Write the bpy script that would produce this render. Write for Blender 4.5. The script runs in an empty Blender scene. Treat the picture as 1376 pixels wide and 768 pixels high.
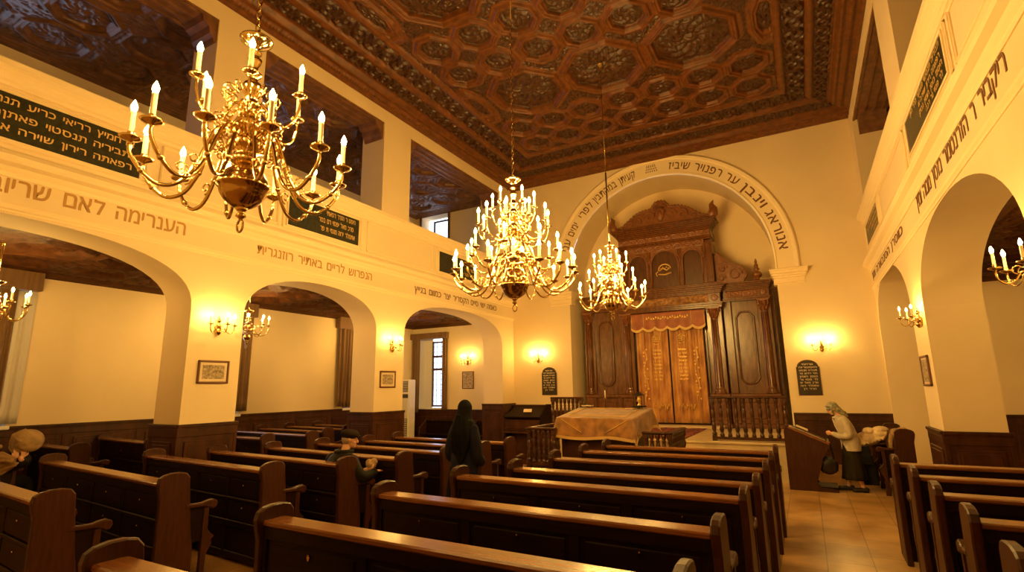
import bpy, bmesh, math, random
import numpy as np
from mathutils import Vector, Matrix
random.seed(7)
PI = math.pi
scene = bpy.context.scene
COL = scene.collection

# ------------------------------------------------------------------ camera
CAM_R = Vector((0.87360857, 0.48643464, -0.01376279))
CAM_U = Vector((0.1058149, -0.1622803, 0.98105469))
CAM_F = Vector((-0.47498555, 0.85851409, 0.1932415))
cd = bpy.data.cameras.new('camera'); cam = bpy.data.objects.new('camera', cd); COL.objects.link(cam)
cd.sensor_width = 36.0; cd.lens = 696.444 / 1376 * 36.0; cd.clip_start = .05; cd.clip_end = 200
cam.matrix_world = Matrix(((CAM_R.x, CAM_U.x, -CAM_F.x, 0), (CAM_R.y, CAM_U.y, -CAM_F.y, 0), (CAM_R.z, CAM_U.z, -CAM_F.z, 2.0), (0, 0, 0, 1)))
scene.camera = cam

# ------------------------------------------------------------------ world, exposure
BULB = 1000.0           # radiance of every electric candle bulb
BULB_COL = (1.0, 0.59, 0.145)
wd = bpy.data.worlds.new('world'); scene.world = wd; wd.use_nodes = True
bg = wd.node_tree.nodes['Background']; bg.inputs[0].default_value = (0.72, 0.82, 1.0, 1); bg.inputs[1].default_value = 3.6
vs = scene.view_settings
vs.view_transform = 'Standard'; vs.look = 'None'; vs.gamma = 1; vs.exposure = 0.0; vs.use_curve_mapping = False
scene.cycles.use_denoising = True
scene.cycles.max_bounces = 10; scene.cycles.diffuse_bounces = 5
scene.cycles.sample_clamp_indirect = 6.0

# ------------------------------------------------------------------ materials
def mat(name, col, rough=.5, metal=0, bump=None, spec=.5, var=None, coat=0, sheen=0, emit=None, scale_vec=None, col2=None):
    m = bpy.data.materials.new(name); m.use_nodes = True
    nt = m.node_tree; b = nt.nodes['Principled BSDF']
    b.inputs['Base Color'].default_value = (*col, 1); b.inputs['Roughness'].default_value = rough
    b.inputs['Metallic'].default_value = metal; b.inputs['Specular IOR Level'].default_value = spec
    b.inputs['Coat Weight'].default_value = coat; b.inputs['Coat Roughness'].default_value = .2
    b.inputs['Sheen Weight'].default_value = sheen
    if emit: b.inputs['Emission Color'].default_value = (*emit[0], 1); b.inputs['Emission Strength'].default_value = emit[1]
    tc = nt.nodes.new('ShaderNodeTexCoord'); mp = nt.nodes.new('ShaderNodeMapping')
    nt.links.new(tc.outputs['Object'], mp.inputs['Vector'])
    if scale_vec: mp.inputs['Scale'].default_value = scale_vec
    if var:   # (scale, amount) colour variation between col and col2
        n = nt.nodes.new('ShaderNodeTexNoise'); n.inputs['Scale'].default_value = var[0]; n.inputs['Detail'].default_value = 6
        r = nt.nodes.new('ShaderNodeValToRGB'); c2 = col2 or tuple(c * (1 - var[1]) for c in col)
        r.color_ramp.elements[0].position = .35; r.color_ramp.elements[1].position = .68
        r.color_ramp.elements[0].color = (*c2, 1); r.color_ramp.elements[1].color = (*col, 1)
        nt.links.new(mp.outputs[0], n.inputs['Vector']); nt.links.new(n.outputs['Fac'], r.inputs[0]); nt.links.new(r.outputs[0], b.inputs['Base Color'])
    if bump:  # (scale, strength, distance)
        n = nt.nodes.new('ShaderNodeTexNoise'); n.inputs['Scale'].default_value = bump[0]; n.inputs['Detail'].default_value = 5
        bp = nt.nodes.new('ShaderNodeBump'); bp.inputs['Strength'].default_value = bump[1]; bp.inputs['Distance'].default_value = bump[2]
        nt.links.new(mp.outputs[0], n.inputs['Vector']); nt.links.new(n.outputs['Fac'], bp.inputs['Height']); nt.links.new(bp.outputs[0], b.inputs['Normal'])
    return m

M = {}
M['plaster'] = mat('plaster', (.80, .64, .40), .75, bump=(7, .12, .02), var=(.7, .07), spec=.25)
M['trimwhite'] = mat('trim_plaster', (.84, .68, .42), .6, bump=(25, .05, .01), spec=.3)
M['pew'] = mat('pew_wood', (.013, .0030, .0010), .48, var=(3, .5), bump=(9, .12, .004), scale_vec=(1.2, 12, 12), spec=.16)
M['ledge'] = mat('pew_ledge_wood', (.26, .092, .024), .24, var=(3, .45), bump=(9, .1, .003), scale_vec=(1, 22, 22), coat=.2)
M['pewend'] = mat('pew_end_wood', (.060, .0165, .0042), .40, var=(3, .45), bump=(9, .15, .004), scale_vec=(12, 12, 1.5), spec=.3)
M['wains'] = mat('wainscot_wood', (.068, .020, .0055), .4, var=(2.5, .5), bump=(8, .12, .004), scale_vec=(3, 3, 1), spec=.3)
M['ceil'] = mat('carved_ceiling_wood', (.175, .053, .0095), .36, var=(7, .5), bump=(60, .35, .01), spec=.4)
M['ceilcarve'] = mat('shade_darkened_ceiling_carving', (.075, .023, .005), .33, var=(12, .6), bump=(60, .35, .01), spec=.55)  # darker copy of the ceiling wood: crevice shade put into the colour
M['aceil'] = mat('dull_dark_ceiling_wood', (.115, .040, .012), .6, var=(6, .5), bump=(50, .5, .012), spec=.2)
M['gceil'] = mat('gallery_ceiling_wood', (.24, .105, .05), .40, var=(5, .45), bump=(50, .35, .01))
M['ark'] = mat('ark_wood', (.165, .056, .015), .27, var=(3, .45), bump=(20, .1, .004), scale_vec=(4, 4, 1), spec=.5, coat=.2)
M['arkdark'] = mat('shade_darkened_ark_panel', (.105, .036, .0105), .32, var=(3, .4), scale_vec=(4, 4, 1))  # darker ark wood: shade of the arch recesses painted into the tone
M['arkgilt'] = mat('worn_gilt_carving', (.42, .21, .06), .38, var=(10, .6), bump=(50, .4, .008), col2=(.16, .06, .018))
M['bal'] = mat('dark_turned_wood', (.075, .024, .0075), .30, var=(9, .5), coat=.2)
M['arkcarve'] = mat('carved_ark_wood', (.25, .085, .022), .38, var=(14, .4), bump=(45, .4, .01), coat=.15)
M['brass'] = mat('polished_brass', (.80, .60, .25), .11, 1, bump=(30, .10, .003))
M['brassdark'] = mat('aged_brass', (.58, .39, .13), .15, 1, bump=(40, .15, .004))
M['candle'] = mat('ivory_candle_sleeve', (.90, .78, .58), .45)
M['bulb'] = mat('lit_bulb', (1, .8, .5), .3, emit=(BULB_COL, BULB))
M['bulbdim'] = mat('lit_bulb_low_wattage', (1, .8, .5), .3, emit=(BULB_COL, BULB * .72))
M['bulbhot'] = mat('lit_bulb_high_wattage', (1, .8, .5), .3, emit=(BULB_COL, BULB * 1.5))
LAMP = ['bulb']          # wattage of the bulbs being fitted
M['stone'] = mat('pale_stone', (.62, .47, .27), .45, var=(3, .2), bump=(12, .1, .004))
M['velvet'] = mat('amber_velvet', (.44, .19, .033), .5, var=(5.5, .6), bump=(70, .2, .004), sheen=.5)
M['parochet'] = mat('worn_amber_velvet_curtain', (.60, .29, .065), .45, var=(2.2, .5), sheen=.4, scale_vec=(2.2, 1, .7), bump=(60, .2, .004), col2=(.30, .10, .02))
M['rustvel'] = mat('rust_velvet', (.36, .09, .022), .55, var=(4, .35), sheen=.4)
M['gold'] = mat('gold_embroidery', (.80, .52, .14), .35, .5, bump=(120, .5, .004))
M['fringe'] = mat('gold_fringe', (.62, .40, .13), .5, .2, bump=(160, .8, .006), scale_vec=(3, 3, .3))
M['drape'] = mat('brown_drape', (.20, .10, .035), .7, var=(3, .35), sheen=.2, scale_vec=(6, 6, .4))
M['lining'] = mat('pale_drape_lining', (.55, .50, .46), .7)
M['plaque'] = mat('dark_green_slate', (.035, .036, .022), .32, var=(14, .5), bump=(30, .1, .003))
M['plaqueb'] = mat('dark_brown_slate', (.030, .016, .008), .35, var=(14, .4))
M['goldpaint'] = mat('gold_leaf_lettering', (.75, .50, .18), .45, .2)
M['ochre'] = mat('ochre_lettering', (.40, .21, .045), .6)
M['brownink'] = mat('brown_lettering', (.16, .065, .020), .6)
M['creamink'] = mat('cream_lettering', (.75, .60, .38), .6)
M['frame'] = mat('picture_frame_wood', (.14, .05, .018), .35)
M['paper'] = mat('aged_paper', (.72, .58, .38), .7)
M['print'] = mat('etched_print', (.12, .085, .05), .7, var=(26, .1), col2=(.52, .40, .25))
M['white'] = mat('white_plastic', (.74, .68, .56), .4)
M['grille'] = mat('dark_grille', (.06, .05, .04), .5)
M['winframe'] = mat('brown_window_frame', (.10, .045, .02), .45)
M['reveal'] = mat('white_window_reveal', (.78, .74, .66), .6)
M['iron'] = mat('dark_iron', (.03, .024, .018), .4, .8)
M['black'] = mat('black_cloth', (.012, .011, .010), .8, spec=.12, bump=(60, .3, .004))
M['navy'] = mat('charcoal_blue_coat_cloth', (.014, .014, .030), .8, spec=.12, bump=(40, .35, .006), var=(6, .3))
M['hijab'] = mat('black_veil_cloth', (.004, .0035, .0025), .75, spec=.12, bump=(14, .3, .01))
M['coat'] = mat('dark_olive_jacket', (.011, .009, .005), .6, spec=.12, bump=(18, .5, .012))
M['cap'] = mat('dark_wool_cap', (.020, .012, .006), .85, spec=.12, bump=(80, .5, .004))
M['skin'] = mat('skin', (.62, .34, .19), .5, spec=.35)
M['knit'] = mat('pale_grey_knit', (.50, .42, .31), .85, bump=(90, .7, .008), var=(9, .2))
M['knit2'] = mat('pale_knit_rib', (.58, .50, .38), .85, bump=(90, .7, .008))
M['skirt'] = mat('dark_green_skirt', (.022, .017, .006), .8, spec=.12, bump=(16, .3, .01))
M['scarf'] = mat('patterned_headscarf', (.50, .40, .25), .7, var=(34, .2), col2=(.07, .12, .09))
M['beige'] = mat('beige_cloth', (.50, .33, .16), .85, bump=(9, .8, .03), var=(5, .4), spec=.15)
M['tan'] = mat('tan_coat_cloth', (.40, .24, .10), .8, bump=(12, .6, .02), var=(5, .3))
M['hair'] = mat('grey_hair', (.30, .25, .20), .7, bump=(80, .5, .004))
M['leather'] = mat('black_leather', (.015, .012, .010), .35, bump=(60, .2, .003))
M['shearling'] = mat('cream_shearling', (.66, .50, .30), .9, bump=(45, .9, .015))

def rug_material():
    m = mat('red_patterned_rug', (.22, .03, .02), .9)
    nt = m.node_tree; b = nt.nodes['Principled BSDF']
    tc = nt.nodes.new('ShaderNodeTexCoord'); v = nt.nodes.new('ShaderNodeTexVoronoi'); v.inputs['Scale'].default_value = 7; v.distance = 'CHEBYCHEV'
    r = nt.nodes.new('ShaderNodeValToRGB'); e = r.color_ramp.elements; r.color_ramp.interpolation = 'CONSTANT'
    e[0].color = (.42, .045, .03, 1); e[1].position = .38; e[1].color = (.04, .02, .025, 1)
    for p, c in ((.18, (.45, .30, .16, 1)), (.24, (.30, .025, .02, 1)), (.55, (.24, .03, .02, 1))):
        x = e.new(p); x.color = c
    nt.links.new(tc.outputs['Object'], v.inputs['Vector']); nt.links.new(v.outputs['Distance'], r.inputs[0]); nt.links.new(r.outputs[0], b.inputs['Base Color'])
    return m
M['rug'] = rug_material()

def floor_material():
    m = mat('stone_tile_floor', (.46, .31, .15), .30)
    nt = m.node_tree; b = nt.nodes['Principled BSDF']
    tc = nt.nodes.new('ShaderNodeTexCoord'); mp = nt.nodes.new('ShaderNodeMapping'); mp.inputs['Rotation'].default_value = (0, 0, PI / 2)
    br = nt.nodes.new('ShaderNodeTexBrick'); br.inputs['Scale'].default_value = 1.0
    br.inputs['Brick Width'].default_value = .78; br.inputs['Row Height'].default_value = .46; br.inputs['Mortar Size'].default_value = .005
    br.inputs['Color1'].default_value = (.60, .36, .135, 1); br.inputs['Color2'].default_value = (.48, .275, .10, 1); br.inputs['Mortar'].default_value = (.16, .10, .05, 1)
    n = nt.nodes.new('ShaderNodeTexNoise'); n.inputs['Scale'].default_value = 2.2; n.inputs['Detail'].default_value = 7
    mx = nt.nodes.new('ShaderNodeMixRGB'); mx.blend_type = 'MULTIPLY'; mx.inputs[0].default_value = .75
    r = nt.nodes.new('ShaderNodeValToRGB'); r.color_ramp.elements[0].position = .3; r.color_ramp.elements[0].color = (.42, .36, .28, 1); r.color_ramp.elements[1].position = .65; r.color_ramp.elements[1].color = (1, 1, 1, 1)
    nt.links.new(tc.outputs['Object'], mp.inputs[0]); nt.links.new(mp.outputs[0], br.inputs['Vector']); nt.links.new(tc.outputs['Object'], n.inputs['Vector'])
    nt.links.new(n.outputs['Fac'], r.inputs[0]); nt.links.new(br.outputs['Color'], mx.inputs[1]); nt.links.new(r.outputs[0], mx.inputs[2]); nt.links.new(mx.outputs[0], b.inputs['Base Color'])
    bp = nt.nodes.new('ShaderNodeBump'); bp.inputs['Strength'].default_value = .35; bp.inputs['Distance'].default_value = .004
    nt.links.new(br.outputs['Fac'], bp.inputs['Height']); bp.invert = True; nt.links.new(bp.outputs[0], b.inputs['Normal'])
    return m
M['floor'] = floor_material()

def glass_material():
    m = bpy.data.materials.new('window_glass'); m.use_nodes = True; nt = m.node_tree
    nt.nodes.remove(nt.nodes['Principled BSDF']); o = nt.nodes['Material Output']
    t = nt.nodes.new('ShaderNodeBsdfTransparent'); t.inputs[0].default_value = (.92, .95, 1, 1)
    g = nt.nodes.new('ShaderNodeBsdfGlossy'); g.inputs['Roughness'].default_value = .05
    f = nt.nodes.new('ShaderNodeFresnel'); mx = nt.nodes.new('ShaderNodeMixShader')
    nt.links.new(f.outputs[0], mx.inputs[0]); nt.links.new(t.outputs[0], mx.inputs[1]); nt.links.new(g.outputs[0], mx.inputs[2]); nt.links.new(mx.outputs[0], o.inputs[0])
    return m
M['glass'] = glass_material()

# ------------------------------------------------------------------ mesh builder
class MB:
    def __init__(s): s.v = []; s.f = []; s.sm = []; s.X = None
    def add(s, vs, fs, smooth=False, X=None):
        n = len(s.v); X = X or s.X
        if X is not None: vs = [tuple(X @ Vector(p)) for p in vs]
        s.v += [tuple(p) for p in vs]; s.f += [tuple(i + n for i in f) for f in fs]; s.sm += [smooth] * len(fs); return s
    def box(s, x0, y0, z0, x1, y1, z1, b=0, X=None):
        if x0 > x1: x0, x1 = x1, x0
        if y0 > y1: y0, y1 = y1, y0
        if z0 > z1: z0, z1 = z1, z0
        if b <= 0:
            v = [(x0, y0, z0), (x1, y0, z0), (x1, y1, z0), (x0, y1, z0), (x0, y0, z1), (x1, y0, z1), (x1, y1, z1), (x0, y1, z1)]
            return s.add(v, [(0, 3, 2, 1), (4, 5, 6, 7), (0, 1, 5, 4), (1, 2, 6, 5), (2, 3, 7, 6), (3, 0, 4, 7)], X=X)
        b = min(b, (x1 - x0) * .45, (y1 - y0) * .45, (z1 - z0) * .45)
        c = [(x0 + x1) / 2, (y0 + y1) / 2, (z0 + z1) / 2]; h = [(x1 - x0) / 2, (y1 - y0) / 2, (z1 - z0) / 2]
        idx = {}; v = []
        for sx in (-1, 1):
            for sy in (-1, 1):
                for sz in (-1, 1):
                    S = (sx, sy, sz)
                    for a in range(3):
                        p = [c[i] + S[i] * (h[i] if i == a else h[i] - b) for i in range(3)]
                        idx[(S, a)] = len(v); v.append(tuple(p))
        f = []
        for a in range(3):
            o = [i for i in range(3) if i != a]
            for sg in (-1, 1):
                q = []
                for t in ((-1, -1), (1, -1), (1, 1), (-1, 1)):
                    S = [0, 0, 0]; S[a] = sg; S[o[0]] = t[0]; S[o[1]] = t[1]; q.append(idx[(tuple(S), a)])
                if (sg > 0) != (a != 1): q.reverse()
                f.append(tuple(q))
            for t0 in (-1, 1):
                for t1 in (-1, 1):
                    S0 = [0, 0, 0]; S1 = [0, 0, 0]; S0[a] = -1; S1[a] = 1
                    for S in (S0, S1): S[o[0]] = t0; S[o[1]] = t1
                    q = [idx[(tuple(S0), o[0])], idx[(tuple(S1), o[0])], idx[(tuple(S1), o[1])], idx[(tuple(S0), o[1])]]
                    f.append(tuple(q))
        for sx in (-1, 1):
            for sy in (-1, 1):
                for sz in (-1, 1): f.append(tuple(idx[((sx, sy, sz), a)] for a in range(3)))
        return s.add(v, f, X=X)
    def prism(s, poly, axis, a, b, smooth=False, X=None):
        """poly = 2D points; axis 'x': (y,z), 'y': (x,z), 'z': (x,y)"""
        def P(p, t): return {'x': (t, p[0], p[1]), 'y': (p[0], t, p[1]), 'z': (p[0], p[1], t)}[axis]
        n = len(poly); v = [P(p, a) for p in poly] + [P(p, b) for p in poly]
        f = [tuple(range(n)), tuple(range(2 * n - 1, n - 1, -1))] + [(i, (i + 1) % n, n + (i + 1) % n, n + i) for i in range(n)]
        return s.add(v, f, smooth, X)
    def lathe(s, prof, n=16, c=(0, 0, 0), smooth=True, X=None, wob=None):
        v = []; f = []
        for k, (r, z) in enumerate(prof):
            for i in range(n):
                a = 2 * PI * i / n; rr = max(r, .0002)
                if wob: rr *= 1 + wob * math.cos(4 * a + z * 40)
                v.append((c[0] + rr * math.cos(a), c[1] + rr * math.sin(a), c[2] + z))
        for k in range(len(prof) - 1):
            for i in range(n): f.append((k * n + i, k * n + (i + 1) % n, (k + 1) * n + (i + 1) % n, (k + 1) * n + i))
        f.append(tuple(reversed(range(n)))); f.append(tuple((len(prof) - 1) * n + i for i in range(n)))
        return s.add(v, f, smooth, X)
    def tube(s, pts, rad, n=8, X=None, closed=False):
        pts = [Vector(p) for p in pts]; m = len(pts)
        if not hasattr(rad, '__len__'): rad = [rad] * m
        v = []; f = []; ref = None
        for k, p in enumerate(pts):
            if closed: t = pts[(k + 1) % m] - pts[k - 1]
            else: t = pts[min(k + 1, m - 1)] - pts[max(k - 1, 0)]
            t.normalize()
            if ref is None:
                ref = Vector((0, 0, 1)) if abs(t.z) < .9 else Vector((1, 0, 0))
            a = (ref - t * ref.dot(t)).normalized(); ref = a; b = t.cross(a)
            for i in range(n):
                an = 2 * PI * i / n; v.append(tuple(p + (a * math.cos(an) + b * math.sin(an)) * rad[k]))
        for k in range(m if closed else m - 1):
            k2 = (k + 1) % m
            for i in range(n): f.append((k * n + i, k * n + (i + 1) % n, k2 * n + (i + 1) % n, k2 * n + i))
        if not closed: f.append(tuple(reversed(range(n)))); f.append(tuple((m - 1) * n + i for i in range(n)))
        return s.add(v, f, True, X)
    def ball(s, c, r, n=12, m=8, X=None):
        if not hasattr(r, '__len__'): r = (r, r, r)
        v = [(c[0], c[1], c[2] - r[2])]; f = []
        for j in range(1, m):
            a = PI * j / m
            for i in range(n): v.append((c[0] + r[0] * math.sin(a) * math.cos(2 * PI * i / n), c[1] + r[1] * math.sin(a) * math.sin(2 * PI * i / n), c[2] - r[2] * math.cos(a)))
        v.append((c[0], c[1], c[2] + r[2])); L = len(v) - 1
        for i in range(n): f.append((0, 1 + (i + 1) % n, 1 + i)); f.append((L, 1 + (m - 2) * n + i, 1 + (m - 2) * n + (i + 1) % n))
        for j in range(m - 2):
            for i in range(n): f.append((1 + j * n + i, 1 + j * n + (i + 1) % n, 1 + (j + 1) * n + (i + 1) % n, 1 + (j + 1) * n + i))
        return s.add(v, f, True, X)
    def loft(s, rings, n=20, X=None):
        """rings = (cx, cy, cz, rx, ry)"""
        v = []; f = []
        for (cx, cy, cz, rx, ry) in rings:
            for i in range(n): a = 2 * PI * i / n; v.append((cx + rx * math.cos(a), cy + ry * math.sin(a), cz))
        for k in range(len(rings) - 1):
            for i in range(n): f.append((k * n + i, k * n + (i + 1) % n, (k + 1) * n + (i + 1) % n, (k + 1) * n + i))
        f.append(tuple(reversed(range(n)))); f.append(tuple((len(rings) - 1) * n + i for i in range(n)))
        return s.add(v, f, True, X)
    def mesh(s, name):
        me = bpy.data.meshes.new(name); me.from_pydata(s.v, [], s.f)
        me.polygons.foreach_set('use_smooth', s.sm); me.update()
        bm = bmesh.new(); bm.from_mesh(me); bmesh.ops.recalc_face_normals(bm, faces=bm.faces); bm.to_mesh(me); bm.free()
        return me
    def build(s, name, m, parent=None, loc=(0, 0, 0), rz=0, **kw):
        me = s.mesh(name); me.materials.append(M[m] if isinstance(m, str) else m)
        o = bpy.data.objects.new(name, me); COL.objects.link(o); o.location = loc; o.rotation_euler = (0, 0, rz)
        if parent: o.parent = parent
        for k, v in kw.items(): o[k] = v
        return o

def grid_mesh(name, P, m, parent=None, m2=None, mask=None, **kw):
    """P = array (ny, nx, 3)"""
    ny, nx, _ = P.shape
    me = bpy.data.meshes.new(name); idx = np.arange(nx * ny).reshape(ny, nx)
    q = np.stack([idx[:-1, :-1], idx[:-1, 1:], idx[1:, 1:], idx[1:, :-1]], -1).reshape(-1, 4)
    me.vertices.add(nx * ny); me.vertices.foreach_set('co', P.reshape(-1).astype(np.float32))
    me.loops.add(q.size); me.loops.foreach_set('vertex_index', q.reshape(-1).astype(np.int32))
    me.polygons.add(len(q)); me.polygons.foreach_set('loop_start', (np.arange(len(q)) * 4).astype(np.int32))
    me.polygons.foreach_set('loop_total', np.full(len(q), 4, np.int32)); me.polygons.foreach_set('use_smooth', np.ones(len(q), bool))
    me.update(calc_edges=True); me.validate()
    me.materials.append(M[m])
    if m2:
        me.materials.append(M[m2]); me.polygons.foreach_set('material_index', (mask[:-1, :-1] & mask[1:, 1:]).reshape(-1).astype(np.int32))
    o = bpy.data.objects.new(name, me); COL.objects.link(o)
    if parent: o.parent = parent
    for k, v in kw.items(): o[k] = v
    return o

def tag(o, label, cat, group=None, kind=None):
    if label: o['label'] = label
    if cat: o['category'] = cat
    if group: o['group'] = group
    if kind: o['kind'] = kind
    return o
def thing(name, label, cat, loc=(0, 0, 0), rz=0, group=None):
    o = bpy.data.objects.new(name, None); COL.objects.link(o); o.location = loc; o.rotation_euler = (0, 0, rz)
    o.empty_display_size = .1
    return tag(o, label, cat, group)
def copy_tree(o, loc=None, rz=None, label=None, parent=None):
    c = o.copy(); COL.objects.link(c)
    if parent: c.parent = parent
    if loc: c.location = loc
    if rz is not None: c.rotation_euler = (0, 0, rz)
    if label: c['label'] = label
    for ch in list(o.children): copy_tree(ch, parent=c)
    return c
def struct(o): o['kind'] = 'structure'; return o

# ------------------------------------------------------------------ dimensions
XL, XR, D, H = -8.82, 1.79, 16.0, 9.29
TW = .75                        # thickness of the arcade walls
XO, XO2 = -13.33, 6.3           # outer walls of the side aisles
YB = -3.0                       # wall behind the photographer
AC_Z, GZ = 4.42, 8.98           # aisle ceiling, gallery ceiling
XC = -3.52                       # centre of the niche
NR, NZ, ND = 3.12, 5.5, 1.45    # niche radius, arch centre height, depth

# ------------------------------------------------------------------ noise for carved relief
rng = np.random.RandomState(3)
NG = rng.rand(256, 256)
def vnoise(x, y):
    xi = np.floor(x).astype(int); yi = np.floor(y).astype(int); fx = x - xi; fy = y - yi
    fx = fx * fx * (3 - 2 * fx); fy = fy * fy * (3 - 2 * fy)
    a = NG[yi % 256, xi % 256]; b = NG[yi % 256, (xi + 1) % 256]; c = NG[(yi + 1) % 256, xi % 256]; d = NG[(yi + 1) % 256, (xi + 1) % 256]
    return (a * (1 - fx) + b * fx) * (1 - fy) + (c * (1 - fx) + d * fx) * fy
def sst(a, b, x): t = np.clip((x - a) / (b - a), 0, 1); return t * t * (3 - 2 * t)
def foliage(x, y, s=1.0):
    n = vnoise(x * 9 * s, y * 9 * s); m = vnoise(x * 17 * s + 40, y * 17 * s + 9)
    return np.abs(np.sin(n * 9 + m * 3)) * .6 + m * .4
def rosette(u, v, k=8):
    r = np.hypot(u, v); a = np.arctan2(v, u)
    pet = np.abs(np.cos(a * k / 2 + 1.5 * np.sin(r * 5))) * sst(.15, .35, r) * (1 - sst(.72, .95, r))
    core = np.clip(1 - (r / .2) ** 2, 0, 1) ** .5
    ring = np.exp(-((r - .55) / .05) ** 2) * .35 * np.abs(np.cos(a * k))
    return np.maximum(pet * .8, core) + ring
def oct_d(u, v): return np.maximum(np.maximum(np.abs(u), np.abs(v)), (np.abs(u) + np.abs(v)) * .7071)
def coffer(h, x, y, cx, cy, rx, ry, depth, big):
    """sinks an octagonal coffer with stepped mouldings and a carved boss into height field h (up = +)"""
    u = (x - cx) / rx; v = (y - cy) / ry; d = oct_d(u, v); w = 1 - d
    r = min(rx, ry); s = w * r
    f = 1.35 if big else 1.0; sf = s / f
    rim = -.050 * np.sin(PI * np.clip(sf / .072, 0, 1)) ** .7 - .030 * np.sin(PI * np.clip((sf - .080) / .034, 0, 1)) ** .7
    rim = rim - .010 * np.sin(np.clip(sf / .072, 0, 1) * 3 * PI) ** 2
    ins = s > -.002
    w0 = .118 * f
    rr = rosette(u * r / (r - w0), v * r / (r - w0), 12 if big else 6)
    fo = foliage(x, y, .8 if big else 1.3)
    edge = sst(w0 - .004, w0 + .02, s)
    rel = (rr * .6 + fo * .4) * edge
    hh = rim * f + depth * edge - rel * (.095 if big else .075)
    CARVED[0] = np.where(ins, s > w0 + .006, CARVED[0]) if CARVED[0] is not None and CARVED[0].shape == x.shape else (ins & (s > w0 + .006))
    return np.where(ins, hh, h), np.where(ins, 1, 0)
CARVED = [None]
def vine(s, t, w, lam):
    """running scroll along s, across t in -w..w ; 0..1"""
    k = np.floor(s / lam); c = (k + .5) * lam; sg = np.where(k.astype(int) % 2 == 0, 1, -1)
    dx = (s - c) / (lam * .5); dt = (t / w - sg * .12); r = np.hypot(dx, dt); a = np.arctan2(dt * sg, dx)
    sp = np.cos(a * 1 + r * 9.5); st = .5 + .5 * sp
    leaf = np.abs(np.sin(5 * a + r * 4)) * .5
    return np.clip(st * .75 + leaf * .4, 0, 1) * (1 - sst(.85, 1.0, np.abs(t / w)))

# ------------------------------------------------------------------ main coffered ceiling
def main_ceiling():
    CARVED[0] = None
    st = .017
    x = np.arange(XL, XR + st, st); x[-1] = XR
    y = np.arange(2.6, D + st, st); y[-1] = D
    X, Y = np.meshgrid(x, y); h = np.zeros_like(X)
    fx0, fx1, fy1 = -6.95, .18, 13.78      # coffer field
    K = 1.19
    sx = [-5.33, -4.49, -3.66, -2.83, -1.99, -1.16, -.33]; sx = [a * K for a in sx]
    done = np.zeros_like(X)
    def small(cx, cy):
        nonlocal h, done
        h, m = coffer(h, X, Y, cx, cy, .455, .47, .075, False); done = np.maximum(done, m)
    def large(cx, cy):
        nonlocal h, done
        h, m = coffer(h, X, Y, cx, cy, .93, .97, .10, True); done = np.maximum(done, m)
    for base in (0, -3.99, -7.98):
        for cy in (13.20 + base, 12.15 + base):
            for cx in sx: small(cx, cy)
        for cx in (-4.49 * K, -2.83 * K, -1.16 * K): large(cx, 10.63 + base)
        for cx in (-5.72 * K, .06 * K):         # narrow octagons beside the large ones
            h, m = coffer(h, X, Y, cx, 10.63 + base, .27, .86, .06, False); done = np.maximum(done, m)
    # carved diamonds and fillers between the octagons
    fill = (done < .5) & (X > fx0) & (X < fx1) & (Y < fy1)
    fo = foliage(X, Y, 1.2)
    # distance to nearest coffer via repeated erosion of mask
    dm = done.copy()
    for _ in range(5):
        e = dm.copy(); e[1:] = np.maximum(e[1:], dm[:-1]); e[:-1] = np.maximum(e[:-1], dm[1:]); e[:, 1:] = np.maximum(e[:, 1:], dm[:, :-1]); e[:, :-1] = np.maximum(e[:, :-1], dm[:, 1:]); dm = e
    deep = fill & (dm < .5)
    h = np.where(deep, .045 - .05 * fo, h)
    # bands around the field : distance to the field edge
    dist = np.maximum(np.maximum(fx0 - X, X - fx1), Y - fy1)
    along = np.where(Y - fy1 > np.maximum(fx0 - X, X - fx1), X, Y)
    wl = np.where(X < XC, fx0 - XL, XR - fx1); wl = np.where(Y - fy1 > np.maximum(fx0 - X, X - fx1), D - fy1, wl)
    q = np.clip(dist / wl, 0, 1)
    band = np.zeros_like(X)
    band = np.where((q > 0) & (q < .10), -.03 * np.sin(q / .10 * PI) - .012, band)
    f1 = (q >= .10) & (q < .37); band = np.where(f1, .05 - .075 * vine(along, (q - .235) / .135, 1, .42) - .02 * fo, band)
    r1 = (q >= .37) & (q < .47); band = np.where(r1, -.05 - .03 * np.sin((q - .37) / .10 * PI), band)
    f2 = (q >= .47) & (q < .67); band = np.where(f2, -.01 - .06 * vine(along + .2, (q - .57) / .10, 1, .30) - .02 * fo, band)
    r2 = (q >= .67) & (q <= 1.0)
    cov = -.05 - .10 * sst(.67, .80, q) + .025 * np.sin(np.clip((q - .67) / .33, 0, 1) * 6 * PI) - .02 * np.abs(np.sin(along * 40)) * np.exp(-((q - .86) / .025) ** 2)
    band = np.where(r2, cov, band)
    h = np.where(dist > 0, band, h)
    P = np.stack([X, Y, H + h + .02], -1)
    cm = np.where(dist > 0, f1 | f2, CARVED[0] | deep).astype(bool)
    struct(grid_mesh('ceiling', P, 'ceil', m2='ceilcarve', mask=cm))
    b = MB().box(XL - .2, YB, H, XR + .2, 2.65, H + .3).box(XL, YB, H + .42, XR, D, H + .6)
    struct(b.build('ceiling', 'ceil'))
main_ceiling()

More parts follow.
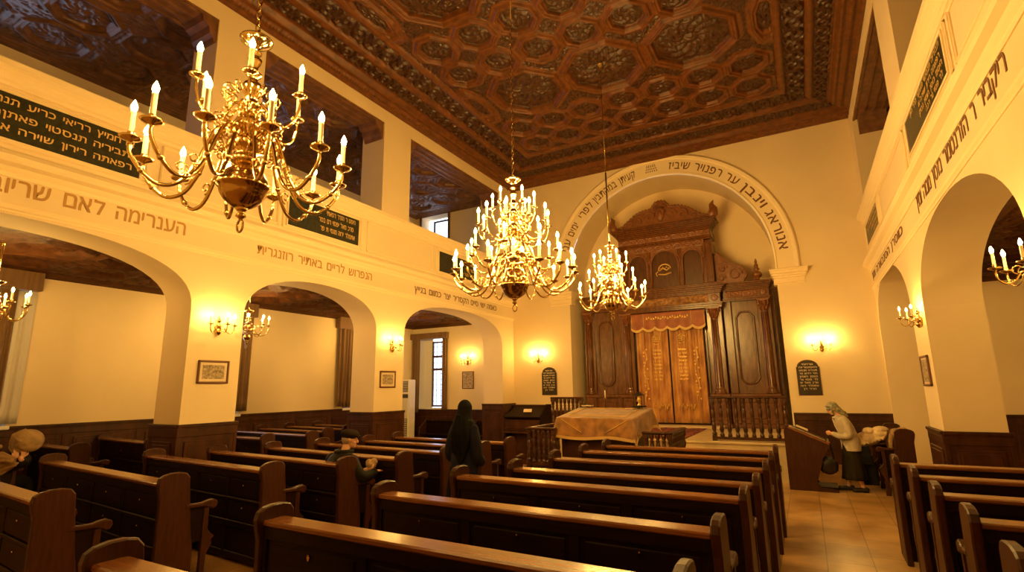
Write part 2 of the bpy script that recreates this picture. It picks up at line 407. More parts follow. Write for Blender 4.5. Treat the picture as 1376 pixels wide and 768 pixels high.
def side_ceiling(x0, x1, y0, y1, z, st, nm, m, ox=0, cell=1.25):
    CARVED[0] = None
    x = np.arange(x0, x1 + st, st); x[-1] = x1; y = np.arange(y0, y1 + st, st); y[-1] = y1
    X, Y = np.meshgrid(x, y); h = np.zeros_like(X)
    nxc = int((x1 - x0 - .7) / cell); c0 = (x0 + x1) / 2 - nxc * cell / 2 + cell / 2
    done = np.zeros_like(X)
    cy = y0 + .5 + cell / 2; j = 0
    while cy < y1 - .5:
        for i in range(nxc):
            h, mk = coffer(h, X, Y, c0 + i * cell, cy, cell * .46, cell * .46, .08, j % 2 == 0 and cell > 1); done = np.maximum(done, mk)
        cy += cell; j += 1
    ed = np.minimum(np.minimum(X - x0, x1 - X), np.minimum(Y - y0, y1 - Y))
    fo = foliage(X, Y, 1.1)
    h = np.where((done < .5) & (ed > .34), .01 - .05 * fo, h)
    h = np.where(ed < .34, -.10 * (1 - ed / .34) - .02 * np.sin(ed * 75), h)
    P = np.stack([X, Y, z + h], -1)
    struct(grid_mesh(nm, P, m))
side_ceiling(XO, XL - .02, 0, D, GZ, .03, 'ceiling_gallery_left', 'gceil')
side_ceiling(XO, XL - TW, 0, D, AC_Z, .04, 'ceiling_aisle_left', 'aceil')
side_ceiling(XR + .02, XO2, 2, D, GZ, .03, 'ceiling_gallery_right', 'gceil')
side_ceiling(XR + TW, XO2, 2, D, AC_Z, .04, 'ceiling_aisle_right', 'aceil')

# ------------------------------------------------------------------ floor
struct(MB().box(XO - .3, YB - .3, -.2, XO2 + .3, D + 2.2, 0).build('floor', 'floor'))

# ------------------------------------------------------------------ arcade walls
def arch_curve(y0, y1, spring, b, e, n=28):
    a = (y1 - y0) / 2; c = (y0 + y1) / 2; pts = []
    for i in range(n + 1):
        t = PI * (1 - i / n); u = math.cos(t); s = math.sin(t)
        yy = math.copysign(abs(u) ** (2 / e), u); zz = abs(s) ** (2 / e)
        pts.append((c + a * yy, spring + b * zz))
    return pts
def arcade(nm, xa, xb, arches, ztop, y0, y1):
    """wall slab between x=xa and xb, with arches, z 0..ztop"""
    mb = MB(); cur = y0
    for (a, b, sp, hh, e) in arches:
        mb.box(xa, cur, 0, xb, a, ztop)
        c = arch_curve(a, b, sp, hh, e)
        for side, xx in ((0, xa), (1, xb)):
            v = []; f = []
            for (yy, zz) in c: v.append((xx, yy, zz)); v.append((xx, yy, ztop))
            for i in range(len(c) - 1): f.append((2 * i, 2 * i + 2, 2 * i + 3, 2 * i + 1))
            mb.add(v, f)
        cc = [(a, 0.0)] + c + [(b, 0.0)]
        v = []; f = []
        for (yy, zz) in c: v.append((xa, yy, zz)); v.append((xb, yy, zz))
        for i in range(len(c) - 1): f.append((2 * i, 2 * i + 1, 2 * i + 3, 2 * i + 2))
        mb.add(v, f, True)
        mb.add([(xa, a, ztop), (xb, a, ztop), (xb, b, ztop), (xa, b, ztop)], [(0, 1, 2, 3)])
        cur = b
    mb.box(xa, cur, 0, xb, y1, ztop)
    return struct(mb.build(nm, 'plaster'))
RT = 6.34                                     # gallery parapet height
OT = 8.81                                     # top of gallery openings
L_AR = [(-.1, 4.88, 3.36, .95, 2.5), (5.82, 9.22, 3.38, .85, 2.25), (10.22, 15.2, 3.36, .95, 2.5)]
R_AR = [(.3, 4.85, 3.2, 1.12, 2.1), (5.85, 10.45, 3.2, 1.12, 2.1), (11.5, 15.9, 3.35, 1.1, 2.1)]
def fix_normals_all(o): return o
arcade('wall_left', XL - TW, XL, L_AR, RT - .02, YB, D)
arcade('wall_right', XR, XR + TW, R_AR, RT - .02, YB, D)
def gallery(nm, xa, xb, cols, y0, y1):
    mb = MB()
    for (a, b) in cols: mb.box(xa, a, RT - .02, xb, b, OT)
    mb.box(xa, y0, OT, xb, y1, H + .3)
    struct(mb.build(nm, 'plaster'))
L_COL = [(-3.0, -2.0), (-.9, .1), (4.84, 5.82), (9.25, 10.29), (15.05, 16.0)]
R_COL = [(-3.0, 1.0), (3.6, 4.6), (9.3, 10.45), (15.35, 16.0)]
gallery('wall_left_upper', XL - TW, XL, L_COL, YB, D)
gallery('wall_right_upper', XR, XR + TW, R_COL, YB, D)
# wood soffits and brackets of the gallery openings
def soffits(cols, xa, xb, sgn):
    mb = MB()
    for i in range(len(cols) - 1):
        a, b = cols[i][1], cols[i + 1][0]
        if b < 0: continue
        x0, x1 = (xa + .02, xb - .015)
        mb.box(x0, a, OT - .03, x1, b, OT + .001)
        for k in range(4):
            xs = x0 + (x1 - x0) * k / 3.6
            mb.box(xs, a, OT - .055, xs + .05, b, OT - .02)
        for (yy, d) in ((a, 1), (b, -1)):
            prof = [(yy, OT - .46), (yy + d * .05, OT - .48), (yy + d * .07, OT - .40), (yy + d * .13, OT - .34), (yy + d * .16, OT - .22), (yy + d * .26, OT - .17), (yy + d * .30, OT - .05), (yy + d * .38, OT - .03), (yy, OT - .03)]
            mb.prism(prof, 'x', x0 + .1, x1 - .02)
    struct(mb.build('trim_1', 'gceil'))
soffits(L_COL, XL - TW, XL, 1); soffits(R_COL, XR, XR + TW, -1)

# far wall with the niche (arched opening) ---------------------------------
def far_wall():
    mb = MB(); n = 40
    y = D
    spr = NZ
    # left, right pieces and the aisles
    wl0, wl1, wz0, wz1 = -13.10, -11.80, 1.30, 3.95       # aisle window (outer edges of the embrasure)
    ul0, ul1, uz0, uz1 = -13.02, -11.70, 6.9, 8.88        # gallery window
    top = H + .3
    mb.box(XO - .3, y, 0, wl0, y + .5, top)
    mb.box(wl0, y, 0, wl1, y + .5, wz0); mb.box(wl0, y, wz1, wl1, y + .5, uz0)
    mb.box(ul0, y, uz1, ul1, y + .5, top); mb.box(wl0, y, uz0, ul0, y + .5, top)
    mb.box(ul1, y, uz0, wl1, y + .5, top) if ul1 < wl1 else mb.box(wl1, y, uz0, ul1, y + .5, uz0 + .001)
    mb.box(wl1 if wl1 > ul1 else ul1, y, 0, XC - NR, y + .5, top)
    mb.box(XC + NR, y, 0, XO2 + .3, y + .5, top)
    mb.box(wl1, y, 0, ul1, y + .5, uz0)
    # spandrel over the arch
    v = []; f = []
    for i in range(n + 1):
        a = PI * (1 - i / n); v.append((XC + NR * math.cos(a), y, NZ + NR * math.sin(a))); v.append((XC + NR * math.cos(a), y, top))
    for i in range(n): f.append((2 * i, 2 * i + 2, 2 * i + 3, 2 * i + 1))
    mb.add(v, f)
    struct(mb.build('wall_far', 'plaster'))
    # niche barrel and back wall
    nb = MB(); v = []; f = []
    prof = [(XC - NR, 0)] + [(XC + NR * math.cos(PI * (1 - i / n)), NZ + NR * math.sin(PI * (1 - i / n))) for i in range(n + 1)] + [(XC + NR, 0)]
    prof = [(XC + (a - XC) * .998, b if b < NZ else NZ + (b - NZ) * .998) for a, b in prof]
    for (xx, zz) in prof: v.append((xx, y, zz)); v.append((xx, y + ND, zz))
    for i in range(len(prof) - 1): f.append((2 * i, 2 * i + 1, 2 * i + 3, 2 * i + 2))
    nb.add(v, f, False)
    o = nb.build('wall_niche', 'plaster'); struct(o)
    struct(MB().box(XC - NR - .2, y + ND, 0, XC + NR + .2, y + ND + .2, H).build('wall_niche_back', 'plaster'))
far_wall()
# outer walls, back wall ----------------------------------------------------
WA = [(2.35, 4.18), (7.1, 8.86), (12.5, 14.3)]            # windows in the left outer wall
def outer():
    mb = MB(); cur = YB; z0, z1 = 1.42, 4.2
    for (a, b) in WA:
        mb.box(XO - .45, cur, 0, XO, a, H); mb.box(XO - .45, a, 0, XO, b, z0); mb.box(XO - .45, a, z1, XO, b, 6.6); mb.box(XO - .45, a, 8.5, XO, b, H); cur = b
    mb.box(XO - .45, cur, 0, XO, D + .3, H)
    struct(mb.build('wall_outer_left', 'plaster'))
    struct(MB().box(XO2, YB, 0, XO2 + .3, D + .3, H).build('wall_outer_right', 'plaster'))
    struct(MB().box(XO - .3, YB - .3, 0, XO2 + .3, YB, H + .3).build('wall_back', 'plaster'))
    struct(MB().box(XO, YB, H + .0, XL - TW, D, H + .3).box(XR + TW, YB, H, XO2, D, H + .3).build('ceiling_roof', 'gceil'))
    # gallery floors
    struct(MB().box(XO, YB, AC_Z + .14, XL - TW, D, AC_Z + .5).build('floor_gallery_left', 'ledge'))
    struct(MB().box(XR + TW, YB, AC_Z + .14, XO2, D, AC_Z + .5).build('floor_gallery_right', 'ledge'))
    struct(MB().box(XO, YB, AC_Z - .02, XL - TW, .02, AC_Z + .1).box(XR + TW, YB, AC_Z - .02, XO2, 2.02, AC_Z + .1).box(XO, YB, GZ - .02, XL - .0, .02, GZ + .1).box(XR, YB, GZ - .02, XO2, 2.02, GZ + .1).build('ceiling_rear', 'gceil'))
outer()

# mouldings along the arcade walls -------------------------------------------
def mould(x, sgn, prof, y0, y1, nm, m='trimwhite'):
    """prof: (projection, z) polygon"""
    mb = MB().prism([(x + sgn * p, z) for (p, z) in prof], 'y', y0, y1)
    return struct(mb.build(nm, m))
def entabl(x, s):
    mould(x, s, [(-.01, 4.33), (.012, 4.33), (.018, 4.345), (.012, 4.36), (.03, 4.385), (.03, 4.41), (.018, 4.42), (.018, 4.44), (-.01, 4.45)], YB, D, 'trim_2')
    mould(x, s, [(-.01, 4.80), (.015, 4.80), (.025, 4.83), (.02, 4.86), (.05, 4.90), (.07, 4.93), (.14, 4.965), (.16, 5.0), (.16, 5.055), (.13, 5.07), (.10, 5.12), (.06, 5.15), (.05, 5.19), (.02, 5.20), (-.01, 5.21)], YB, D, 'trim_3')
    mould(x, s, [(-.01, 6.02), (.02, 6.02), (.04, 6.06), (.035, 6.10), (.06, 6.14), (.06, 6.18), (.10, 6.22), (.14, 6.25), (.14, 6.33), (.11, 6.345), (-.8, 6.345), (-.8, 6.3), (-.01, 6.3)], YB, D, 'trim_4')
entabl(XL, 1); entabl(XR, -1)
def panel_frame(x, s, y0, y1, z0, z1, w=.05):
    mb = MB()
    for (a, b, c, d) in ((y0, z0, y1, z0 + w), (y0, z1 - w, y1, z1), (y0, z0, y0 + w, z1), (y1 - w, z0, y1, z1)):
        xx = sorted((x - s * .005, x + s * .022)); mb.box(xx[0], a, b, xx[1], c, d, .008)
        xx = sorted((x - s * .005, x + s * .034)); k = w * .3
        mb.box(xx[0], a + (0 if c - a > w * 1.5 else k), b + (0 if d - b > w * 1.5 else k), xx[1], c - (0 if c - a > w * 1.5 else k), d - (0 if d - b > w * 1.5 else k), .006)
    struct(mb.build('trim_5', 'trimwhite'))
for (a, b) in ((.8, 3.98), (4.15, 6.38), (6.46, 8.62), (8.78, 11.34), (11.5, 13.72), (13.88, 15.9)): panel_frame(XL, 1, a, b, 5.24, 5.99)
for (a, b) in ((2.2, 4.4), (4.6, 6.7), (6.85, 9.6), (9.8, 13.0), (13.15, 15.75)): panel_frame(XR, -1, a, b, 5.32, 5.99)

# ------------------------------------------------------------------ wainscots
def wain_panels(mb, u0, u1, h, P, pw=1.0):
    """panelled dado in a local frame: P(u, out, z) -> world box"""
    mb_b = P
    mb_b(u0, u1, 0, .0, h, .03); mb_b(u0, u1, 0, .0, .16, .045); mb_b(u0, u1, h - .05, 0, h, .065); mb_b(u0, u1, h - .085, 0, h - .045, .045)
    n = max(1, round((u1 - u0) / pw)); w = (u1 - u0) / n
    for i in range(n + 1):
        c = u0 + i * w; a = max(u0, c - .06); b = min(u1, c + .06)
        mb_b(a, b, .12, 0, h - .06, .041)
    mb_b(u0, u1, h - .20, 0, h - .08, .045); mb_b(u0, u1, .16, 0, .27, .045)
    if h > 1.0: pass
    for i in range(n):
        a = u0 + i * w + .13; b = u0 + (i + 1) * w - .13
        if b - a > .08: mb_b(a, b, .34, 0, h - .27, .052)
        if b - a > .2: mb_b(a + .05, b - .05, .39, 0, h - .32, .060)
def dado_y(nm, x, s, y0, y1, h, pw=1.0):
    mb = MB()
    def P(a, b, z0, o0, z1, o1): mb.box(x - s * .002, a, z0, x + s * o1, b, z1, .006)
    wain_panels(mb, y0, y1, h, P, pw); return struct(mb.build(nm, 'wains'))
def dado_x(nm, y, s, x0, x1, h, pw=1.0):
    mb = MB()
    def P(a, b, z0, o0, z1, o1): mb.box(a, y - s * .002, z0, b, y + s * o1, z1, .006)
    wain_panels(mb, x0, x1, h, P, pw); return struct(mb.build(nm, 'wains'))
dado_y('trim_6', XO, 1, YB, D, 1.42, 1.35)
dado_x('trim_7', D, -1, XO + .05, XC - NR, 1.27, 1.1)
dado_x('trim_7', D, -1, XC + NR + .04, XO2, 1.26, 1.1)
for (a, b) in ((4.88, 5.82), (9.22, 10.22), (15.2, 15.95)):
    dado_y('trim_8', XL, 1, a - .04, b + .04, 1.50, .95)
    dado_x('trim_8', a, -1, XL - TW - .04, XL + .03, 1.50, .8)
    if b < 15.5: dado_x('trim_8', b, 1, XL - TW - .04, XL + .03, 1.50, .8)
    dado_y('trim_8', XL - TW, -1, a, b, 1.50, .95)
for (a, b) in ((4.85, 5.85), (10.45, 11.5)):
    dado_y('trim_9', XR, -1, a - .04, b + .04, 1.26, 1.0)
    dado_x('trim_9', a, -1, XR - .03, XR + TW + .04, 1.26, .8); dado_x('trim_9', b, 1, XR - .03, XR + TW + .04, 1.26, .8)
dado_y('trim_9', XO2, -1, YB, D, 1.26, 1.2)

# ------------------------------------------------------------------ niche surround: archivolt, capitals
def archivolt():
    mb = MB(); n = 48
    prof = [(NR - .0, .0), (NR - .0, .05), (NR + .045, .06), (NR + .06, .035), (NR + .10, .03), (3.60, .03), (3.63, .07), (3.70, .085), (3.74, .055), (3.75, 0)]
    v = []; f = []; m = len(prof)
    path = [(PI, -.36)] + [(PI * (1 - i / n), 0) for i in range(n + 1)] + [(0, -.36)]
    for (a, dz) in path:
        for (r, o) in prof: v.append((XC + r * math.cos(a), D - o, NZ + r * math.sin(a) + dz))
    for i in range(len(path) - 1):
        for k in range(m - 1): f.append((i * m + k, i * m + k + 1, (i + 1) * m + k + 1, (i + 1) * m + k))
    mb.add(v, f, False); struct(mb.build('trim_10', 'trimwhite'))
    for s in (-1, 1):
        x0 = XC + s * (NR - .06); x1 = XC + s * (NR + .78); c = MB()
        for (z0, z1, o) in ((4.72, 4.76, .045), (4.76, 4.9, .025), (4.90, 4.95, .07), (4.95, 5.02, .11), (5.02, 5.10, .16), (5.10, 5.15, .19)):
            a, b = (x0 - s * o * .5, x1 + s * o * .6 - s * .1)
            c.box(min(a, b), D - o, z0, max(a, b), D + .3, z1, .012)
        struct(c.build('trim_11', 'trimwhite'))
archivolt()

# ------------------------------------------------------------------ Hebrew lettering
_gl = {}
def glyph(ch):
    if ch in _gl: return _gl[ch]
    cu = bpy.data.curves.new('g', 'FONT'); cu.body = ch; cu.size = 1; cu.extrude = .012; cu.resolution_u = 3
    o = bpy.data.objects.new('g', cu); COL.objects.link(o)
    dg = bpy.context.evaluated_depsgraph_get(); me = bpy.data.meshes.new_from_object(o.evaluated_get(dg))
    vs = [tuple(v.co) for v in me.vertices]; fs = [tuple(p.vertices) for p in me.polygons]
    bpy.data.objects.remove(o); bpy.data.curves.remove(cu); bpy.data.meshes.remove(me)
    if vs:
        n0 = len(vs); vs = vs + [(x + .022, y, z + .0006) for x, y, z in vs] + [(x + .011, y + .018, z + .0003) for x, y, z in vs]; fs = fs + [tuple(i + n0 for i in f) for f in fs] + [tuple(i + 2 * n0 for i in f) for f in fs]
        x0 = min(v[0] for v in vs); x1 = max(v[0] for v in vs); vs = [(v[0] - x0, v[1], v[2]) for v in vs]; w = x1 - x0
    else: w = .3
    _gl[ch] = (vs, fs, w); return _gl[ch]
def put_text(mb, s, O, U, V, N, width, height, space=.09):
    """right-to-left line: O = lower-left corner, U across, V up, N out of the surface; fitted to width"""
    s = s.replace('ד', 'ר')[::-1]; ws = [(.34 if c == ' ' else glyph(c)[2]) for c in s]; tot = sum(ws) + space * (len(s) - 1)
    k = height / .62; kx = width / tot; x = 0
    O, U, V, N = Vector(O), Vector(U), Vector(V), Vector(N)
    for c, w in zip(s, ws):
        if c != ' ':
            vs, fs, _ = glyph(c)
            mb.add([tuple(O + U * (x + v[0]) * kx + V * v[1] * k + N * (.004 + v[2] * .12)) for v in vs], fs)
        x += w + space
def wall_text(s, label, x, sg, ya, yb, z, h, m):
    mb = MB(); U = (0, 1, 0) if sg > 0 else (0, -1, 0); y0 = min(ya, yb) if sg > 0 else max(ya, yb)
    put_text(mb, s, (x + sg * .002, y0, z), U, (0, 0, 1), (sg, 0, 0), abs(yb - ya), h)
    o = mb.build('wall_inscription', m); return tag(o, label, 'inscription', None)
wall_text('הענרימה לאם שריוב י', 'large ochre painted lettering over the left arcade, nearest the camera', XL, 1, 2.02, 4.65, 4.58, .21, 'ochre')
wall_text('הנפרוש לריים באתיר רוזנגרית', 'painted brown lettering above the middle arch of the left arcade', XL, 1, 5.98, 9.0, 4.57, .17, 'ochre')
wall_text('כאמה ישי סיים הקסריר יצר כמוום בגייץ', 'small brown painted lettering above the left arch nearest the far wall', XL, 1, 10.58, 14.83, 4.55, .16, 'brownink')
wall_text('ריקביד ר הזדנטמר נזסן מנוה ומין', 'brown lettering along the right wall above the big near arch', XR, -1, 9.66, 5.55, 4.60, .20, 'brownink')
wall_text('כווסדן הסנכאדה ומן', 'brown lettering on the right wall next to the far corner', XR, -1, 15.8, 11.1, 4.60, .16, 'brownink')
def ring_text():
    words = [('אנוראג', 3.5, 24), ('וינבן', 27, 42), ('עד', 45, 52), ('רפנויר', 54.5, 69), ('שיביז', 71.5, 82.5), ('קעיתן', 101, 110.5), ('במהתבין', 112.5, 128), ('לפרי', 130, 140), ('ימים', 144, 152), ('עני', 154.5, 161.5)]
    mb = MB()
    for w, a0, a1 in words:
        w = w.replace('ד', 'ר')
        ws = [glyph(c)[2] for c in w]; gap = .12; tot = sum(ws) + gap * (len(w) - 1); ang = math.radians(a1 - a0); x = 0
        for c, ww in zip(w, ws):
            a = math.radians(a0) + ang * (x + ww / 2) / tot
            U = Vector((math.sin(a), 0, -math.cos(a))); V = Vector((math.cos(a), 0, math.sin(a)))
            O = Vector((XC, D - .033, NZ)) + V * 3.28; kx = ang * 3.38 / tot; k = .23 / .62
            vs, fs, _ = glyph(c)
            mb.add([tuple(O + U * (v[0] - ww / 2) * kx + V * v[1] * k + Vector((0, -1, 0)) * (.004 + v[2] * .12)) for v in vs], fs)
            x += ww + gap
    tag(mb.build('arch_inscription', 'brownink'), 'brown lettering curving around the arch above the carved cabinet', 'inscription')
    # small crown-like cluster at the top
    e = MB(); 
    for r_, zz, n in ((.17, .02, 6), (.15, .10, 6), (.13, .18, 5)):
        for i in range(n):
            a = math.radians(92) ; V = Vector((math.cos(a), 0, math.sin(a))); U = Vector((math.sin(a), 0, -math.cos(a)))
            c = Vector((XC, D - .036, NZ)) + V * (3.26 + zz) + U * (-r_ + 2 * r_ * i / (n - 1))
            e.tube([tuple(c), tuple(c + V * .05 + U * .012), tuple(c + V * .03 - U * .02), tuple(c + V * .01 + U * .015)], .008, 5)
    for i in range(5):
        c = Vector((XC, D - .036, NZ)) + V * 3.51 + U * (-.12 + .06 * i); e.ball(tuple(c), (.014, .006, .018), 6, 5)
    tag(e.build('painted_emblem', 'brownink'), 'small brown crown-shaped mark at the top of the niche arch', 'emblem')
ring_text()
LINES = ['ארחמיץ דריאי כריע תנדר ארהב', 'תביריה תנסטוי פאתןר הדר היון', 'דפאתה רידון שוידה א', 'הזר רידוא מר', 'היסמ כוסן הומין גביק', 'לר פסוי גר דכה']
def slate(x, sg, y0, y1, z0, z1, label, lines, sz=.105):
    t = thing('inscription_plaque', label, 'plaque', (x, (y0 + y1) / 2, z0), 0); cy = (y0 + y1) / 2
    b = MB().box(-.005 if sg > 0 else -.02, y0 - cy, 0, .02 if sg > 0 else .005, y1 - cy, z1 - z0, .003); b.build('slab', 'plaque', t)
    f = MB(); w = .03
    for (a, c, d, e) in ((y0 - w, -w, y1 + w, 0), (y0 - w, z1 - z0, y1 + w, z1 - z0 + w), (y0 - w, 0, y0, z1 - z0), (y1, 0, y1 + w, z1 - z0)):
        f.box(-.005 * sg, a - cy, c, .035 * sg, d - cy, e, .006)
    f.build('frame', 'trimwhite', t)
    mb = MB(); n = len(lines); H_ = z1 - z0
    for i, ln in enumerate(lines):
        zz = H_ - (i + .82) * H_ / (n + .35); W = (y1 - y0) * min(.86, .030 * len(ln)) * (.92 if sz < .1 else .86); off = (i % 2) * .05
        if sg > 0: O = (.021, y1 - cy - .12 - off - W, zz); U = (0, 1, 0)
        else: O = (-.021, y0 - cy + .12 + off + W, zz); U = (0, -1, 0)
        put_text(mb, ln, O, U, (0, 0, 1), (sg, 0, 0), W, sz)
    mb.build('lettering', 'goldpaint', t)
slate(XL, 1, .95, 3.86, 5.30, 5.92, 'long dark slate plaque with three gold text lines, nearest on the left gallery front', LINES[:3], .088)
slate(XL, 1, 6.58, 8.5, 5.31, 5.93, 'dark slate plaque with gold text, middle one on the left gallery front', ['היסט ר הזדר רסאתי', 'סרכ מאל יפסוי דם בסר', 'אתמלר ידוה מגסי ת פר'], .10)
slate(XL, 1, 11.62, 13.58, 5.31, 5.90, 'dark slate plaque on the left gallery front, behind the middle chandelier', ['היסמר ידאתו סרם', 'כמר רוסי', 'הידרם סוכר יבד'], .09)
slate(XR, -1, 7.0, 9.45, 5.42, 5.93, 'dark slate plaque on the right gallery front, the larger nearer one', LINES[1:3] + LINES[4:6], .07)
slate(XR, -1, 13.35, 15.6, 5.42, 5.93, 'dark slate plaque on the right gallery front, beside the far corner', LINES[:4], .06)

def tablet(x, label, lines, w, z0, z1, y=D, tm='creamink'):
    t = thing('wall_tablet', label, 'plaque', (x, y, z0))
    h = z1 - z0; sh = h * .80; pts = [(-w, 0), (w, 0), (w, sh)]
    pts += [(w * .92 * math.cos(PI * i / 14), sh + (h - sh) * math.sin(PI * i / 14)) for i in range(15)] + [(-w, sh)]
    MB().prism(pts, 'y', -.035, .0).build('slab', 'plaqueb', t)
    MB().prism([(a * 1.05, (b - h / 2) * 1.03 + h / 2) for a, b in pts], 'y', -.022, .001).build('backing', 'frame', t)
    mb = MB(); n = len(lines)
    for i, ln in enumerate(lines):
        ww = 2 * w * (.5 if i == 0 else .8 - .25 * (i == n - 1)); zz = h * (.86 - .80 * i / n)
        put_text(mb, ln, (-ww / 2, -.036, zz), (1, 0, 0), (0, 0, 1), (0, -1, 0), ww, h / n * .42)
    mb.build('lettering', tm, t)
tl = ['ארחמי', 'היסטריה', 'תביריה תנסט', 'הזר רידוא מר', 'כוסן הומין', 'לר פסוי גר', 'סרכ מאל יפ', 'אתמלר ידוה', 'הדר רן']
tablet(-7.47, 'dark round-topped text tablet on the far wall left of the niche', tl, .26, 1.77, 2.66)
tablet(.09, 'dark round-topped text tablet on the far wall beside the headscarfed woman', tl, .26, 1.72, 2.62)

# ------------------------------------------------------------------ framed pictures
def picture(label, loc, rz, w, h, mount=.06):
    """faces local -y"""
    t = thing('framed_picture', label, 'picture', loc, rz); b = .035; f = MB()
    for (a, c, d, e) in ((-w, -h, w, -h + b), (-w, h - b, w, h), (-w, -h, -w + b, h), (w - b, -h, w, h)): f.box(a, -.035, c, d, 0, e, .008)
    f.build('frame', 'frame', t)
    MB().box(-w + .01, -.016, -h + .01, w - .01, -.004, h - .01).build('mount', 'paper', t)
    MB().box(-w + b + mount, -.019, -h + b + mount, w - b - mount, -.012, h - b - mount).build('print', 'print', t)
    return t
picture('wide brown-framed etching below the lamp on the nearest left pier', (XL + .002, 5.35, 2.34), PI / 2, .27, .195, .045)
picture('small brown-framed picture on the second pier of the left arcade', (XL + .002, 9.65, 2.25), PI / 2, .27, .20, .05)
picture('small dark-framed picture on the far wall of the left aisle', (-10.73, D - .002, 2.31), 0, .25, .31, .012)
picture('narrow brown-framed document on the pier of the right wall', (XR - .002, 11.0, 2.19), -PI / 2, .3, .25, .03)
picture('dark-framed picture on the outer wall seen through the right arch', (XO2 - .002, 11.5, 3.2), -PI / 2, .4, .6, .05)

# ------------------------------------------------------------------ windows
def window_x(n, x0, x1, z0, z1, y, rev, mull, lead=True):
    """window in the far wall looking along +y"""
    fr = MB(); r = .065
    yy = y + rev
    for (a, b, c, d) in ((x0, z0, x1, z0 + r), (x0, z1 - r, x1, z1), (x0, z0, x0 + r, z1), (x1 - r, z0, x1, z1)): fr.box(a, yy, b, c, yy + .07, d, .01)
    for zz in mull: fr.box(x0, yy - .01, zz - .04, x1, yy + .06, zz + .04, .01)
    o = fr.build('window_%d' % n, 'winframe'); struct(o)
    MB().box(x0 + .02, yy + .03, z0 + .02, x1 - .02, yy + .038, z1 - .02).build('pane', 'glass', o)
    if lead:
        g = MB()
        for i in range(1, 4): g.box(x0 + (x1 - x0) * i / 4 - .006, yy + .02, z0, x0 + (x1 - x0) * i / 4 + .006, yy + .04, z1)
        k = int((z1 - z0) / .2)
        for i in range(1, k): g.box(x0, yy + .02, z0 + (z1 - z0) * i / k - .006, x1, yy + .04, z0 + (z1 - z0) * i / k + .006)
        g.build('lattice', 'iron', o)
    return o
window_x(1, -12.72, -11.86, 1.34, 3.84, D, .42, (2.75, 3.25))
window_x(2, -12.75, -11.78, 7.2, 8.80, D, .42, (7.75,), False)
# reveals
rv = MB()
for (x0, x1, z0, z1) in ((-13.10, -11.80, 1.30, 3.95),):
    rv.box(x0 - .02, D - .01, z0 - .02, x0 + .01, D + .5, z1); rv.box(x1 - .01, D - .01, z0, x1 + .02, D + .5, z1); rv.box(x0, D - .06, z0 - .06, x1, D + .5, z0 + .01, .01); rv.box(x0, D, z1 - .01, x1, D + .5, z1 + .02)
    rv.box(x0, D + .44, z0, -12.70, D + .5, z1)
struct(rv.build('trim_12', 'reveal'))
rv = MB(); x0, x1, z0, z1 = -13.02, -11.70, 6.9, 8.88
for (a, b, c, d) in ((x0 - .09, z0 - .09, x1 + .09, z0), (x0 - .09, z1, x1 + .09, z1 + .09), (x0 - .09, z0, x0, z1), (x1, z0, x1 + .09, z1)): rv.box(a, D - .05, b, c, D + .02, d, .01)
struct(rv.build('trim_13', 'winframe'))
def window_y(n, a, b, z0=1.42, z1=4.2):
    fr = MB(); r = .07; x = XO - .35
    for (c, d, e, f) in ((a, z0, b, z0 + r), (a, z1 - r, b, z1), (a, z0, a + r, z1), (b - r, z0, b, z1), ((a + b) / 2 - .04, z0, (a + b) / 2 + .04, z1), (a, z1 - 1.0, b, z1 - .92)): fr.box(x - .03, c, d, x + .04, e, f, .01)
    o = struct(fr.build('window_%d' % n, 'winframe')); MB().box(x - .004, a + .02, z0 + .02, x + .004, b - .02, z1 - .02).build('pane', 'glass', o)
    MB().box(XO - .4, a - .05, z0 - .06, XO + .08, b + .05, z0 + .01, .01).build('window_sill', 'reveal', o)
for i, (a, b) in enumerate(WA): window_y(3 + i, a, b); window_y(6 + i, a, b, 6.6, 8.5)  # upper row is unseen, added to throw daylight on the gallery ceiling

# ------------------------------------------------------------------ curtains
def folds(u0, u1, z0, z1, amp, nf, out, P, gather=0, seed=0):
    n = int(nf * 10) + 1; k = 14; r = random.Random(seed); ph = [r.uniform(-.5, .5) for _ in range(8)]
    A = np.zeros((k, n, 3))
    for j in range(k):
        z = z0 + (z1 - z0) * j / (k - 1)
        for i in range(n):
            t = i / (n - 1); u = u0 + (u1 - u0) * t
            a = amp * (math.sin(2 * PI * nf * t + .25 * math.sin(z * 1.3 + ph[0])) + .35 * math.sin(2 * PI * nf * 1.7 * t + ph[1] * 6 + z * .2))
            A[j, i] = P(u, out + a, z)
    return A
def solidify(o, t=.012):
    md = o.modifiers.new('thickness', 'SOLIDIFY'); md.thickness = t; return o
def drape_y(label, y0, y1, full0, full1, seed):
    t = thing('window_curtain', label, 'curtain', (XO, (y0 + y1) / 2, 1.5), 0)
    P = lambda u, o, z: (o, u - (y0 + y1) / 2, z - 1.5)
    solidify(grid_mesh('cloth', folds(y0, y1, 1.50, 4.15, .045, max(3, (y1 - y0) * 6.5), .12, P, seed=seed), 'drape', t))
    MB().box(.0, full0 - (y0 + y1) / 2, 2.52, .22, full1 - (y0 + y1) / 2, 2.98, .015).build('pelmet', 'drape', t)
    return t
drape_y('brown curtain with a pelmet at the extreme left edge', 2.3, 4.0, 2.2, 4.35, 1)
drape_y('brown curtain in the left aisle, seen through the middle arch by the small chandelier', 8.05, 9.0, 6.95, 9.1, 2)
drape_y('rust-brown curtain just left of the second pier', 12.12, 12.85, 12.05, 14.4, 3)
# pale lining strip of the nearest curtain
t = thing('sheer_curtain', 'pale grey curtain edge beside the leftmost brown curtain', 'curtain', (XO, 4.2, 1.5))
P = lambda u, o, z: (o, u - 4.2, z - 1.5)
solidify(grid_mesh('cloth', folds(4.03, 4.32, 1.47, 4.0, .02, 2, .08, P, seed=5), 'lining', t))
